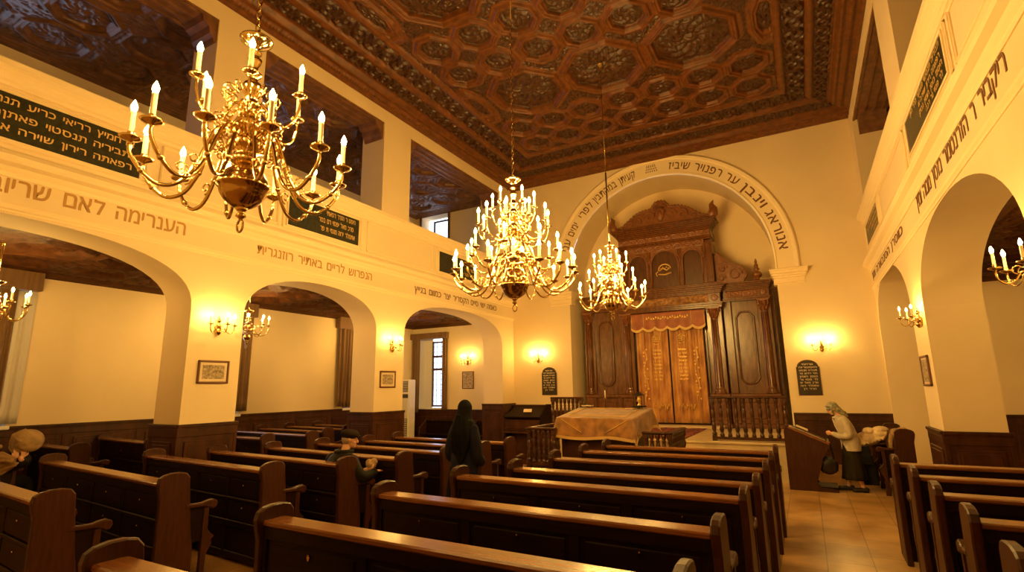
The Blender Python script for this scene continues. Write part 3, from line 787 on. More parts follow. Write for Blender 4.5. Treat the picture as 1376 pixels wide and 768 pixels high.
# far aisle window curtain + pelmet
t = thing('window_curtain', 'dark brown curtains and pelmet framing the bright window on the far wall', 'curtain', (-12.45, D, 1.3))
P = lambda u, o, z: (u + 12.45, -o, z - 1.3)
solidify(grid_mesh('cloth', folds(-13.28, -12.92, 1.15, 4.0, .03, 3, .10, P, seed=6), 'drape', t))
solidify(grid_mesh('cloth', folds(-11.86, -11.62, 1.25, 4.0, .025, 2, .09, P, seed=7), 'drape', t))
MB().box(-.88, -.2, 2.6, .85, -.0, 2.82, .01).build('pelmet', 'drape', t)

# ------------------------------------------------------------------ pews
def smooth_poly(pts, n=3):
    for _ in range(n - 1):
        q = []
        for i in range(len(pts)):
            a, b = pts[i], pts[(i + 1) % len(pts)]
            q += [(a[0] * .75 + b[0] * .25, a[1] * .75 + b[1] * .25), (a[0] * .25 + b[0] * .75, a[1] * .25 + b[1] * .75)]
        pts = q
    return pts
def beveled_prism(mb, poly, a, b, bv=.008):
    """extrusion along x with softened edges"""
    cx = sum(p[0] for p in poly) / len(poly); cz = sum(p[1] for p in poly) / len(poly)
    def shrink(d):
        out = []
        n = len(poly)
        for i in range(n):
            p0, p1, p2 = poly[i - 1], poly[i], poly[(i + 1) % n]
            t = (p2[0] - p0[0], p2[1] - p0[1]); l = math.hypot(*t) or 1; nrm = (-t[1] / l, t[0] / l)
            out.append((p1[0] + nrm[0] * d * SG, p1[1] + nrm[1] * d * SG))
        return out
    area = sum(poly[i][0] * poly[(i + 1) % len(poly)][1] - poly[(i + 1) % len(poly)][0] * poly[i][1] for i in range(len(poly)))
    SG = 1 if area > 0 else -1
    L = [(a, shrink(bv)), (a + bv, poly), (b - bv, poly), (b, shrink(bv))]
    n = len(poly); v = []; f = []
    for x, pl in L: v += [(x, p[0], p[1]) for p in pl]
    for k in range(3):
        for i in range(n): f.append((k * n + i, k * n + (i + 1) % n, (k + 1) * n + (i + 1) % n, (k + 1) * n + i))
    f.append(tuple(range(n))); f.append(tuple(range(3 * n, 4 * n)))
    mb.add(v, f)
END_POLY = [(-.045, 0), (-.05, .5), (-.055, .95), (-.075, 1.03), (-.085, 1.09), (-.07, 1.14), (-.03, 1.165), (.04, 1.18), (.12, 1.18), (.19, 1.165), (.225, 1.12), (.235, 1.0), (.255, .80), (.285, .55), (.31, .42), (.315, .2), (.33, .06), (.34, 0)]
ARM_POLY = [(.20, .80), (.215, .845), (.30, .835), (.38, .835), (.44, .85), (.49, .855), (.53, .835), (.54, .80), (.525, .765), (.49, .755), (.465, .77), (.42, .79), (.30, .795)]
SUP_POLY = [(.25, .45), (.23, .80), (.42, .79), (.41, .45)]
POST_POLY = [(.395, 0), (.385, .06), (.40, .12), (.40, .78), (.455, .78), (.455, .56), (.48, .52), (.53, .47), (.50, .44), (.51, .40), (.48, .34), (.46, .30), (.455, .12), (.47, .06), (.47, 0)]
_end = {}
def shared(key, fn):
    if key not in _end: _end[key] = fn()
    return _end[key]
def link_mesh(name, me, m, parent, loc=(0, 0, 0)):
    if not me.materials: me.materials.append(M[m])
    o = bpy.data.objects.new(name, me); COL.objects.link(o); o.parent = parent; o.location = loc; return o
def mk_end():
    b = MB(); beveled_prism(b, END_POLY, -.03, .03, .010); return b.mesh('end_panel')
def mk_arm():
    b = MB(); beveled_prism(b, ARM_POLY, -.035, .035, .010); return b.mesh('armrest')
def mk_sup():
    b = MB(); beveled_prism(b, SUP_POLY, -.013, .013, .003); return b.mesh('arm_panel')
def mk_post():
    b = MB(); beveled_prism(b, POST_POLY, -.026, .026, .006); return b.mesh('leg')
def pew(label, A, B, panels, lockers, arms, group, hs=1.0, armset=None, cat='pew'):
    A = Vector((A[0], A[1], 0)); B = Vector((B[0], B[1], 0)); L = (B - A).length; rz = math.atan2(B.y - A.y, B.x - A.x)
    t = thing('pew', label, cat, tuple((A + B) / 2), rz, group); t.scale = (1, 1, hs); h = L / 2
    for sx in (-1, 1): link_mesh('end_panel', shared('end', mk_end), 'pewend', t, (sx * (h - .0), .045, 0))
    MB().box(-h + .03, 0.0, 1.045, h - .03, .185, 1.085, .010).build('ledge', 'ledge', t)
    b = MB(); b.box(-h + .02, .035, .12, h - .02, .06, 1.05); w = (L - .06) / panels
    b.box(-h + .03, .012, .96, h - .03, .05, 1.046, .006); b.box(-h + .03, .012, .40, h - .03, .05, .47, .006)
    b.box(-h + .03, .015, .05, h - .03, .09, .12, .006)
    if lockers: b.box(-h + .03, .006, .705, h - .03, .05, .735, .005)
    for i in range(panels + 1):
        x = -h + .03 + i * w; b.box(max(x - .035, -h + .024), .0175, .10, min(x + .035, h - .024), .052, 1.0, .006)
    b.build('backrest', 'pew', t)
    for i in range(panels):
        x0 = -h + .03 + i * w + .045; x1 = -h + .03 + (i + 1) * w - .045
        if lockers:
            for (z0, z1) in ((.745, .95), (.48, .695)):
                d = MB().box(x0, .022, z0, x1, .04, z1, .006).build('locker_door', 'pew', t)
                MB().ball(((x0 + x1) / 2, .012, (z0 + z1) / 2 + .04), .009, 8, 6).build('knob', 'brassdark', d)
        else:
            d = MB().box(x0 + .03, .024, .50, x1 - .03, .04, .93, .008).build('back_panel', 'pew', t)
            kp = MB(); cx = (x0 + x1) / 2
            kp.prism([(cx - .014, .905), (cx + .014, .905), (cx + .009, .885), (cx, .872), (cx - .009, .885)], 'y', .010, .026); kp.ball((cx, .012, .91), .008, 7, 5)
            kp.build('lock_plate', 'brassdark', d)
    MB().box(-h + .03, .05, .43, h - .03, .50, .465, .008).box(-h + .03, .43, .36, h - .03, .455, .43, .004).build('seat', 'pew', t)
    xs = armset if armset is not None else [-h, h] + [-h + .03 + i * w for i in range(1, panels)] * (1 if arms else 0)
    for x in xs:
        link_mesh('armrest', shared('arm', mk_arm), 'pewend', t, (x, .045, 0))
        link_mesh('arm_panel', shared('sup', mk_sup), 'pew', t, (x, .045, 0))
        link_mesh('leg', shared('post', mk_post), 'pewend', t, (x, .045, 0))
    return t
GC, GL, GR, GM = 'pews in the middle block', 'pews in the left block', 'pews beside the right wall', 'pews in the left side aisle'
NTH = ['nearest', 'second', 'third', 'fourth', 'fifth', 'sixth', 'seventh', 'eighth']
cen = [((-3.55, 1.56), (-.60, 1.58)), ((-3.57, 2.62), (-.60, 2.60)), ((-3.48, 3.70), (-.59, 3.66)), ((-3.40, 4.79), (-.54, 4.79)), ((-3.10, 5.50), (-.50, 5.52)), ((-3.04, 6.50), (-.48, 6.52)), ((-2.97, 7.38), (-.47, 7.42)), ((-2.90, 8.18), (-.46, 8.22))]
for i, (a, b) in enumerate(cen):
    lab = 'middle-block dark wooden pew nearest the camera, only its left top corner in view' if i == 0 else 'middle-block dark wooden pew, %s row counted from the camera' % NTH[i]
    if i == 7: lab = 'middle-block dark wooden pew closest to the cloth-covered table'
    pew(lab, a, b, 3, False, True, GC)
lef = [((-9.35, 2.42), (-5.90, 2.14)), ((-9.45, 3.43), (-5.88, 3.14)), ((-8.74, 4.40), (-5.68, 4.16)), ((-8.34, 5.13), (-5.24, 4.91)), ((-7.96, 5.86), (-4.91, 5.62)), ((-7.68, 6.65), (-4.77, 6.43)), ((-7.28, 7.38), (-4.62, 7.22)), ((-7.23, 8.14), (-4.58, 7.98))]
for i, (a, b) in enumerate(lef):
    lab = ['left-block pew cut off at the bottom left corner, its right end and arms in view', 'left-block pew with small lockers in its back, long row starting beside the bowed person', 'left-block pew passing right in front of the first pier', 'left-block pew on which the man in the cap sits',
           'left-block pew directly in front of the man in the cap', 'left-block pew whose right end stands beside the veiled woman', 'left-block pew crossing behind the veiled woman, second nearest the table', 'left-block pew farthest from the camera, behind the veiled woman'][i]
    pew(lab, a, b, 4, True, True, GL)
rig = [((.85, 3.66), (1.62, 3.66)), ((.88, 4.70), (1.66, 4.68)), ((.86, 5.66), (1.66, 5.64)), ((.85, 6.65), (3.6, 6.62)), ((.81, 7.58), (3.6, 7.56))]
for i, (a, b) in enumerate(rig):
    lab = 'right-side pew nearest the camera, cut by the bottom right corner' if i == 0 else 'right-side pew, %s row counted from the camera' % NTH[i]
    pew(lab, a, b, 1 if i < 3 else 3, False, True, GR)
# a pew against the right wall, turned to face the hall
pew('pew turned sideways beside the headscarfed woman, with coats piled on it', (1.58, 11.95), (1.58, 13.6), 2, False, True, None)
mm = [((-13.15, 3.50), (-11.62, 3.38)), ((-13.0, 4.48), (-11.05, 4.38)), ((-13.2, 5.70), (-10.97, 5.51)), ((-12.6, 7.12), (-9.53, 6.90)), ((-12.12, 7.98), (-9.23, 7.74)), ((-12.3, 8.78), (-9.72, 8.60)), ((-12.29, 9.58), (-9.90, 9.36)), ((-12.1, 10.36), (-9.95, 10.12))]
ml = ['aisle pew at the left picture edge with the bowed person on it', 'short aisle pew end showing right of the bowed person, rounded end panel', 'aisle pew against the left wall panelling, seen left of the first pier', 'aisle pew just right of the first pier, its rounded end in view', 'aisle pew in the middle arch, second rounded end counted from the first pier', 'aisle pew deep in the middle arch, third from the back there', 'aisle pew deep in the middle arch, second from the back there', 'aisle pew deep in the middle arch, the last small row']
for i, (a, b) in enumerate(mm): pew(ml[i], a, b, 3, True, True, GM)
# benches along the far wall of the aisle
def wall_bench(label, x0, x1, y):
    t = thing('wall_bench', label, 'bench', ((x0 + x1) / 2, y, 0), 0); h = (x1 - x0) / 2; b = MB()
    b.box(-h, .28, 0, h, .32, .86, .006).box(-h, .24, .84, h, .36, .90, .012); n = 2
    for i in range(n + 1):
        x = -h + 2 * h * i / n; b.box(max(x - .04, -h), .26, .4, min(x + .04, h), .30, .86, .006)
    b.build('backrest', 'pew', t); MB().box(-h, -.12, .41, h, .30, .46, .01).build('seat', 'pew', t)
    for sx in (-1, 1):
        q = MB(); beveled_prism(q, [(-.12, 0), (-.14, .45), (-.12, .66), (-.02, .70), (.20, .86), (.30, .95), (.36, .92), (.36, 0)], -.03, .03, .006); q.build('end_panel', 'pewend', t, (sx * h, 0, 0))
wall_bench('panelled bench against the far wall, left of the veiled woman', -12.3, -10.4, 15.3)
wall_bench('panelled bench against the far wall between the veiled woman and the reading desk', -10.1, -8.0, 15.3)

# ------------------------------------------------------------------ lamps
FL = [(.0, 0), (.010, .002), (.018, .018), (.020, .032), (.016, .048), (.008, .066), (.001, .082)]
def mk_bulb(): return MB().lathe(FL, 8).mesh('bulb')
def mk_candle(): return MB().lathe([(.0165, 0), (.0175, .005), (.0165, .012), (.0160, .13), (.017, .135), (.017, .145), (.010, .148)], 10).mesh('candle_sleeve')
def mk_pan(): return MB().lathe([(.006, -.045), (.012, -.035), (.010, -.02), (.022, -.008), (.055, .004), (.066, .016), (.063, .020), (.050, .012), (.020, .006), (.020, .018), (.024, .026), (.016, .034), (.021, .046), (.021, .052), (.016, .055)], 14).mesh('drip_pan')
def candle_set(parent, p, s=1.0, ps=1.0):
    o = link_mesh('drip_pan', shared('pan', mk_pan), 'brass', parent, p); o.scale = (ps, ps, ps)
    o = link_mesh('candle_sleeve', shared('candle', mk_candle), 'candle', parent, (p[0], p[1], p[2] + .05 * ps)); o.scale = (s, s, s)
    o = link_mesh('bulb', shared(LAMP[0], mk_bulb), LAMP[0], parent, (p[0], p[1], p[2] + .05 * ps + .148 * s)); o.scale = (s, s, s)
def bez(P, n=5):
    """Catmull-Rom through points"""
    P = [Vector(p) for p in P]; out = []
    for i in range(len(P) - 1):
        a = P[max(i - 1, 0)]; b = P[i]; c = P[i + 1]; d = P[min(i + 2, len(P) - 1)]
        for k in range(n):
            t = k / n; out.append(.5 * ((2 * b) + (c - a) * t + (2 * a - 5 * b + 4 * c - d) * t * t + (3 * b - a - 3 * c + d) * t ** 3))
    out.append(P[-1]); return out
def mk_arm_tier(R, kind):
    b = MB()
    if kind == 'low':
        P = [(.05, .37), (.12, .43), (.22, .41), (.29, .27), (.36, .09), (.46, -.06), (.59, -.10), (.71, -.03), (.79, .07), (.80, .13)]
        P = [(r / .80 * R, z) for r, z in P]
    else:
        P = [(.04, .0), (.08, .06), (.13, .03), (.17, -.07), (.25, -.12), (.33, -.08), (.37, .02), (.375, .09)]
        P = [(r / .375 * R, z) for r, z in P]
    pts = bez([(r, 0, z) for r, z in P], 4); n = len(pts)
    b.tube(pts, [.0135 if kind == 'low' else .0105] * n, 7)
    # little curls on the arm
    def curl(c, r0, turns, a0, sg=1, th=.006):
        q = []
        for i in range(14):
            a = a0 + sg * turns * 2 * PI * i / 13; r = r0 * (1 - .75 * i / 13); q.append((c[0] + r * math.cos(a), 0, c[1] + r * math.sin(a)))
        b.tube(q, th, 5)
    if kind == 'low':
        curl((.24 / .8 * R, .33), .06, 1.3, -PI / 2, 1, .007); curl((.46 / .8 * R, .05), .05, 1.2, -PI / 2, -1, .006)
        for t in (.16, .45, .8): p = pts[int(t * (n - 1))]; b.ball((p.x, 0, p.z), .021, 8, 6)
    else:
        curl((.16 / .375 * R, .10), .045, 1.2, -PI / 2, 1, .006)
        p = pts[int(.5 * (n - 1))]; b.ball((p.x, 0, p.z), .016, 8, 6)
    return b.mesh('arm')
def chandelier(label, loc, tiers, topz, ceil, link, gs=.185, cat='chandelier'):
    """loc = centre of the bottom globe; tiers = (kind, n, R, dz, phase, candle scale)"""
    t = thing('chandelier', label, cat, loc)
    g = MB().lathe([(0, -gs), (.05, -gs * .98), (gs * .45, -gs * .90), (gs * .75, -gs * .66), (gs * .93, -gs * .36), (gs, -.012), (gs + .012, -.008), (gs + .012, .010), (gs, .014), (gs * .93, gs * .36), (gs * .75, gs * .66), (gs * .5, gs * .86), (.06, gs * .97), (0, gs)], 32)
    g.build('globe', 'brassdark', t)
    f = MB().lathe([(.05, -gs * .96), (.03, -gs - .02), (.018, -gs - .03), (.034, -gs - .05), (.036, -gs - .062), (.014, -gs - .075), (.012, -gs - .085)], 14)
    ring = [(.033 * math.cos(a), 0, -gs - .13 + .045 * math.sin(a)) for a in [2 * PI * i / 16 for i in range(16)]]
    f.tube(ring, .008, 6, closed=True); f.build('finial', 'brassdark', t)
    # turned stem
    z = gs * .95; pr = [(.06, z)]; Hh = topz - gs; k = 0
    seq = [(.10, .02), (.11, .05), (.075, .07), (.065, .10), (.12, .13), (.135, .16), (.12, .19), (.07, .21), (.055, .25), (.09, .29), (.10, .33), (.085, .37), (.05, .40), (.045, .44), (.085, .46), (.09, .48), (.05, .50), (.04, .54), (.06, .58), (.075, .62), (.06, .66), (.035, .68), (.03, .71), (.055, .73), (.058, .745), (.03, .76), (.027, .80), (.045, .84), (.05, .865), (.03, .88), (.026, .90), (.045, .915), (.045, .925), (.024, .935)]
    pr += [(r, z + q * Hh / .95 * .97) for r, q in seq]
    MB().lathe(pr, 20).build('stem', 'brass', t)
    # crown dish at the top
    d = MB().lathe([(.024, topz - .03), (.05, topz - .01), (.09, topz + .01), (.115, topz + .035), (.118, topz + .045), (.10, topz + .04), (.05, topz + .03), (.015, topz + .045), (.012, topz + .08)], 24)
    d.tube([(.022 * math.cos(a), 0, topz + .10 + .028 * math.sin(a)) for a in [2 * PI * i / 12 for i in range(12)]], .007, 6, closed=True)
    d.build('crown_dish', 'brass', t)
    # reflective prickets / scrolls round the stem
    for (kind, n, R, dz, ph, cs) in tiers:
        me = mk_arm_tier(R, kind); me.materials.append(M['brass'])
        for i in range(n):
            a = ph + 2 * PI * i / n
            o = bpy.data.objects.new('arm', me); COL.objects.link(o); o.parent = t; o.location = (0, 0, dz); o.rotation_euler = (0, 0, a)
            candle_set(o, (R, 0, (.16 if kind == 'low' else .12)), cs, 1.0 if kind == 'low' else .8)
    if topz > .8:
        for j, (r0, zz) in enumerate([(.12, gs + .10), (.14, topz * .42), (.10, topz * .62)]):
            q = []; orn = MB()
            for kk in range(12):
                b_ = -PI / 2 + 1.25 * 2 * PI * kk / 11; rr = .055 * (1 - .7 * kk / 11); q.append((r0 + .05 + rr * math.cos(b_), 0, zz + rr * math.sin(b_)))
            orn.tube(q, .0065, 5); me = orn.mesh('scroll_ornament'); me.materials.append(M['brass'])
            for i in range(12):
                o = bpy.data.objects.new('scroll_ornament', me); COL.objects.link(o); o.parent = t; o.rotation_euler = (0, 0, 2 * PI * i / 12 + j * .2)
    # suspension
    z0 = topz + .125; z1 = ceil - loc[2]
    if link:
        c = MB(); m = int((min(z1, z0 + 2.6) - z0) / .062)
        for i in range(m):
            zz = z0 + i * .062 + .02; pts = []
            for k in range(10):
                a = 2 * PI * k / 10; u = .017 * math.cos(a); w = .040 * math.sin(a)
                pts.append((u, 0, zz + w) if i % 2 else (0, u, zz + w))
            c.tube(pts, .0055, 5, closed=True)
        if z0 + m * .062 < z1: c.tube([(0, 0, z0 + m * .062 - .02), (0, 0, z1)], .008, 6)
        c.build('chain', 'brassdark', t)
    else:
        MB().tube([(0, 0, z0 - .02), (0, 0, z0 + 1.6)], .016, 8).tube([(0, 0, z0 + 1.6), (0, 0, z1)], .009, 6).build('suspension_rod', 'brassdark', t)
    MB().lathe([(.075, z1), (.07, z1 - .03), (.04, z1 - .06), (.016, z1 - .09)], 16).build('ceiling_rose', 'brassdark', t)
    return t
LAMP[0] = 'bulbdim'
chandelier('largest brass chandelier, hanging nearest the camera at upper left', (-3.39, 2.15, 3.45), [('low', 12, .68, 0, .13, 1.0), ('up', 6, .38, .56, .42, 1.0)], 1.14, H + .08, True, .165)
LAMP[0] = 'bulb'
chandelier('many-armed brass chandelier hanging in the centre of the hall', (-3.39, 6.20, 3.40), [('low', 16, .84, 0, .1, 1.0), ('low', 8, .62, .30, .3, .95), ('up', 10, .50, .74, .0, .95), ('up', 6, .30, 1.0, .4, .9)], 1.52, H + .08, True, .19)
LAMP[0] = 'bulbhot'
chandelier('smaller brass chandelier in front of the carved cabinet', (-3.39, 10.5, 3.72), [('low', 10, .70, 0, .1, 1.0), ('low', 6, .46, .34, .3, .95), ('up', 6, .34, .74, .2, .95)], 1.22, H + .08, False, .17)
LAMP[0] = 'bulb'
def small_chandelier(label, loc, R=.42):
    chandelier(label, loc, [('up', 8, R, .16, .2, .85)], .60, AC_Z + .0, False, .085)
small_chandelier('small brass chandelier in the left aisle, seen through the middle arch', (-11.55, 7.75, 3.28), .45)
small_chandelier('small brass chandelier cut by the left picture edge under the near arch', (-10.95, 3.05, 3.12), .42)
small_chandelier('small brass chandelier in the left aisle near the far wall', (-11.55, 12.6, 3.3), .45)
small_chandelier('small brass chandelier in the right aisle beyond the big arch', (4.6, 9.0, 3.3), .42)
def sconce(label, loc, rz, n=3, R=.24):
    """wall lamp, out of the wall along local +y"""
    t = thing('wall_sconce', label, 'wall lamp', loc, rz)
    b = MB(); b.lathe([(0, -.10), (.02, -.095), (.045, -.06), (.055, -.03), (.035, .0), (.03, .03), (.05, .06), (.03, .09), (.02, .13), (.035, .15), (.03, .17), (.01, .20), (.016, .215), (.004, .235)], 12, (0, .045, 0))
    b.tube([(0, -.0, .03), (0, .05, .03)], .05, 12); b.build('backplate', 'brassdark', t)
    for i in range(n):
        a = PI / 2 + (i - (n - 1) / 2) * math.radians(62)
        q = MB(); pts = bez([(.03, 0, .02), (.08, 0, .03), (.12, 0, -.03), (.18, 0, -.06), (.23, 0, -.02), (R, 0, .045)], 4); q.tube(pts, .0085, 6)
        q.tube([(.10 + .035 * math.cos(x), 0, .05 + .035 * math.sin(x)) for x in [-1.5 + .5 * k for k in range(9)]], .005, 5)
        o = q.build('arm', 'brass', t, (0, .045, 0), a); candle_set(o, (R, 0, .07), .72, .75)
    return t
sconce('three-candle wall lamp on the nearest left pier, above the etching', (XL, 5.35, 3.06), -PI / 2)
sconce('three-candle wall lamp on the second left pier', (XL, 9.75, 3.0), -PI / 2)
LAMP[0] = 'bulbhot'
sconce('wall lamp on the far wall left of the niche', (-7.85, D, 2.92), PI)
sconce('wall lamp on the far wall above the right text tablet', (.47, D, 2.92), PI)
LAMP[0] = 'bulb'
sconce('wall lamp on the far wall of the left aisle', (-10.72, D, 2.94), PI)
sconce('wall lamp on the right wall between the two arches', (XR, 10.72, 2.98), PI / 2)
LAMP[0] = 'bulbdim'
sconce('wall lamp at the right picture edge, closest to the camera', (XR, 5.74, 2.86), PI / 2)
sconce('wall lamp on the left wall behind the camera', (XL, -.5, 3.06), -PI / 2)

# ------------------------------------------------------------------ stage, steps, niche floor
SX0, SX1, SY, SZ = -6.4, -.35, 12.5, .80
st = MB().box(SX0, SY, 0, SX1, D + .02, SZ - .06, .004).box(SX0 - .03, SY - .03, SZ - .06, SX1 + .03, D + .02, SZ, .012).box(XC - NR, D, 0, XC + NR, D + ND, SZ)
st.box(SX1 - .0, D - .6, 0, SX1 + .01, D, .3)
struct(st.build('floor_stage', 'stone'))
sb = MB()
for i in range(3): sb.box(-4.95, SY - .32 * (3 - i), 0, -2.05, SY, .20 * (i + 1), .012)
struct(sb.build('floor_steps', 'stone'))
sb = MB()
for i in range(1): sb.box(-4.9, 15.85, SZ, -2.1, 16.35, SZ + .07, .01)
struct(sb.build('floor_ark_step', 'stone'))
rugm = lambda x0, x1, y0, y1, z, lab: tag(MB().box(x0, y0, z, x1, y1, z + .015, .004).build('rug', 'rug'), lab, 'rug')
rugm(-4.35, -2.55, SY + .1, 15.8, SZ + .001, 'dark red patterned rug on the stone stage in front of the cabinet')

# ------------------------------------------------------------------ balustrades
BAL = [(.028, 0), (.034, .02), (.034, .06), (.022, .08), (.030, .11), (.034, .16), (.026, .22), (.030, .27), (.018, .30), (.032, .33), (.018, .36), (.028, .42), (.034, .50), (.026, .56), (.020, .60), (.031, .62), (.020, .65), (.030, .70), (.034, .74), (.034, .78)]
def mk_bal(h): return lambda: MB().lathe([(r * 1.3, z / .78 * h) for r, z in BAL], 12, wob=.12).mesh('baluster')
def balustrade(label, pts, z0, h, step=.14, m='bal', name='balustrade'):
    t = thing(name, label, 'balustrade', (pts[0][0], pts[0][1], z0)); o0 = Vector((pts[0][0], pts[0][1], 0))
    key = 'bal%.2f' % h; P = [Vector((p[0], p[1], 0)) - o0 for p in pts]
    for i, p in enumerate(P):
        b = MB().box(p.x - .05, p.y - .05, 0, p.x + .05, p.y + .05, .12, .008).lathe([(r * 1.45, .12 + z / .78 * (h - .22)) for r, z in BAL], 12, (p.x, p.y, 0), wob=.08).box(p.x - .05, p.y - .05, h - .12, p.x + .05, p.y + .05, h - .04, .008)
        b.build('post', m, t)
    for i in range(len(P) - 1):
        a, b = P[i], P[i + 1]; d = b - a; L = d.length; u = d / L; X = Matrix.Translation(a) @ Matrix.Rotation(math.atan2(u.y, u.x), 4, 'Z')
        MB().box(-.06, -.065, h - .05, L + .06, .065, h, .018, X=X).build('rail', 'pewend' if name == 'reading_platform_rail' else 'bal', t)
        MB().box(0, -.04, .03, L, .04, .09, .008, X=X).build('bottom_rail', m, t)
        n = max(2, round(L / step))
        for k in range(1, n):
            q = a + u * (L * k / n); link_mesh('baluster', shared(key, mk_bal(h - .14)), m, t, (q.x, q.y, .09))
    return t
balustrade('turned dark wooden balustrade on the stage edge, right of the curtain', [(-1.88, 12.6), (-.44, 12.6)], SZ, .96, .16)
balustrade('turned dark wooden balustrade on the stage edge, left of the curtain', [(-5.80, 12.6), (-5.02, 12.6)], SZ, .96, .11)

# ------------------------------------------------------------------ reading platform (bimah) with table
BZ = .42
struct(MB().box(-5.25, 9.85, 0, -2.2, 11.45, BZ, .01).build('floor_reading_platform', 'wains'))
balustrade('low turned balustrade with a broad rail, left of the cloth-covered table', [(-4.56, 9.90), (-5.12, 9.90), (-5.12, 11.35)], BZ, .78, .105, name='reading_platform_rail')
balustrade('low turned balustrade with a broad rail, right of the cloth-covered table', [(-2.70, 9.93), (-2.26, 9.93), (-2.26, 11.1)], BZ, .76, .105, name='reading_platform_rail')
rugm(-2.72, -2.36, 10.15, 11.2, BZ + .001, 'red patterned rug behind the right rail of the reading platform')
tb = thing('reading_table', 'dark panelled reading table under the amber cloth', 'table', (-3.68, 10.50, BZ), math.radians(-5))
b = MB().box(-.79, -.42, 0, .75, .42, .93, .01)
for i in range(4):
    x = -.75 + 1.50 * i / 3; b.box(max(-.765, x - .05), -.436, .02, min(.765, x + .05), -.41, .92, .006)
b.box(-.77, -.45, 0, .77, .45, .10, .01).box(-.76, -.44, .85, .76, .44, .93, .006); b.build('body', 'wains', tb)
TZ0, TZ1 = .97, 1.13
X = Matrix(((1, 0, 0, 0), (0, 1, 0, 0), (0, 0, 1, 0), (0, 0, 0, 1)))
MB().prism([(-.48, .93), (.48, .93), (.48, TZ1 - .03), (-.48, TZ0 - .03)], 'x', -.765, .765).build('desktop', 'wains', tb)
def table_cloth():
    nx, ny = 90, 70; W, Dp, hang = .80, .52, .36
    A = np.zeros((ny, nx, 3)); rr = random.Random(4)
    for j in range(ny):
        for i in range(nx):
            s = (i / (nx - 1) * 2 - 1) * (W + hang * .92); t = (j / (ny - 1) * 2 - 1) * (Dp + hang)
            ox = max(0, abs(s) - W); oy = max(0, abs(t) - Dp)
            x = math.copysign(min(abs(s), W), s); y = math.copysign(min(abs(t), Dp), t)
            ztop = TZ0 + (TZ1 - TZ0) * (y / Dp * .5 + .5) - .015
            drop = math.hypot(ox, oy) if (ox > 0 and oy > 0) else max(ox, oy)
            flare = .025 + .03 * drop / hang
            fold = .022 * math.sin(s * 9 + 1) * (oy / hang) + 0.022 * math.sin(t * 10) * (ox / hang)
            if ox > 0 and oy > 0:
                x += math.copysign(.05 * ox / hang + .10 * min(ox, oy), s); y += math.copysign(.05 * oy / hang + .10 * min(ox, oy), t)
            if ox > 0: x += math.copysign(flare + fold, s)
            if oy > 0: y += math.copysign(flare + fold, t)
            z = ztop - drop + .006 * math.sin(x * 13 + y * 5) * (drop == 0) + .012
            z += .02 * math.sin(s * 5) * (drop / hang)
            A[j, i] = (x, y, z)
    o = grid_mesh('tablecloth', A, 'velvet'); solidify(o, .010); o.location = (-3.68, 10.50, BZ + .012); o.rotation_euler = (0, 0, math.radians(-5))
    tag(o, 'amber velvet cloth with gold fringe draped over the reading table', 'tablecloth')
    f = A[0]; fm = MB(); pts = [tuple(p) for p in f]
    v = []; q = []
    for i, p in enumerate(pts): v += [(p[0], p[1] - .006, p[2] + .008), (p[0], p[1] - .008, p[2] - .045 - .006 * (i % 2))]
    for i in range(len(pts) - 1): q.append((2 * i, 2 * i + 1, 2 * i + 3, 2 * i + 2))
    fm.add(v, q); w = fm.build('fringe', 'fringe', o); solidify(w, .010)
    for sgn in (-1, 1):
        g = A[:, 0] if sgn < 0 else A[:, -1]; fm = MB(); v = []; q = []
        for i, p in enumerate(g): v += [(p[0] + sgn * .006, p[1], p[2] + .008), (p[0] + sgn * .008, p[1], p[2] - .045 - .006 * (i % 2))]
        for i in range(len(g) - 1): q.append((2 * i, 2 * i + 1, 2 * i + 3, 2 * i + 2))
        fm.add(v, q); solidify(fm.build('fringe', 'fringe', o), .010)
    bd = MB(); y = -Dp + .03
    for (a, c) in (((-.62, -.36), (.62, -.36)), ((.62, -.36), (.62, .38)), ((.62, .38), (-.62, .38)), ((-.62, .38), (-.62, -.36))):
        n = 12; bd.tube([(a[0] + (c[0] - a[0]) * k / n, a[1] + (c[1] - a[1]) * k / n, TZ0 + (TZ1 - TZ0) * ((a[1] + (c[1] - a[1]) * k / n) / Dp * .5 + .5) + .010) for k in range(n + 1)], .008, 5)
    bd.build('braid', 'gold', o)
    b2 = MB()
    for k in (-1, 1):
        b2.tube([(k * .70, -Dp - .040, TZ0 - .03), (k * .45, -Dp - .052, TZ0 - .17), (k * .25, -Dp - .062, TZ0 - .28)], .007, 5)
    b2.build('front_braid', 'gold', o)
table_cloth()
# things on the table and behind it
bk = thing('prayer_book', 'dark closed book with pale page edges on the back of the amber cloth', 'book', (-4.22, 10.98, BZ + 1.165), math.radians(-5))
MB().box(-.12, -.08, 0, .12, .08, .008, .003).box(-.12, -.08, .034, .12, .08, .042, .003).box(-.12, .07, 0, .12, .08, .042, .003).build('cover', 'black', bk); MB().box(-.115, -.075, .008, .115, .07, .034).build('pages', 'paper', bk)
lt = thing('display_lantern', 'dark glass-sided lantern with a gilt figure, on the right back of the cloth', 'lantern', (-3.05, 10.86, BZ + 1.155), math.radians(-5))
MB().box(-.12, -.10, 0, .12, .10, .035, .006).build('base', 'iron', lt)
fr = MB()
for sx in (-1, 1):
    for sy in (-1, 1): fr.box(sx * .085 - .006, sy * .07 - .006, .03, sx * .085 + .006, sy * .07 + .006, .25)
fr.box(-.10, -.085, .24, .10, .085, .262, .006); fr.prism([(-.08, .262), (.08, .262), (.02, .31), (-.02, .31)], 'y', -.05, .05); fr.build('frame', 'iron', lt)
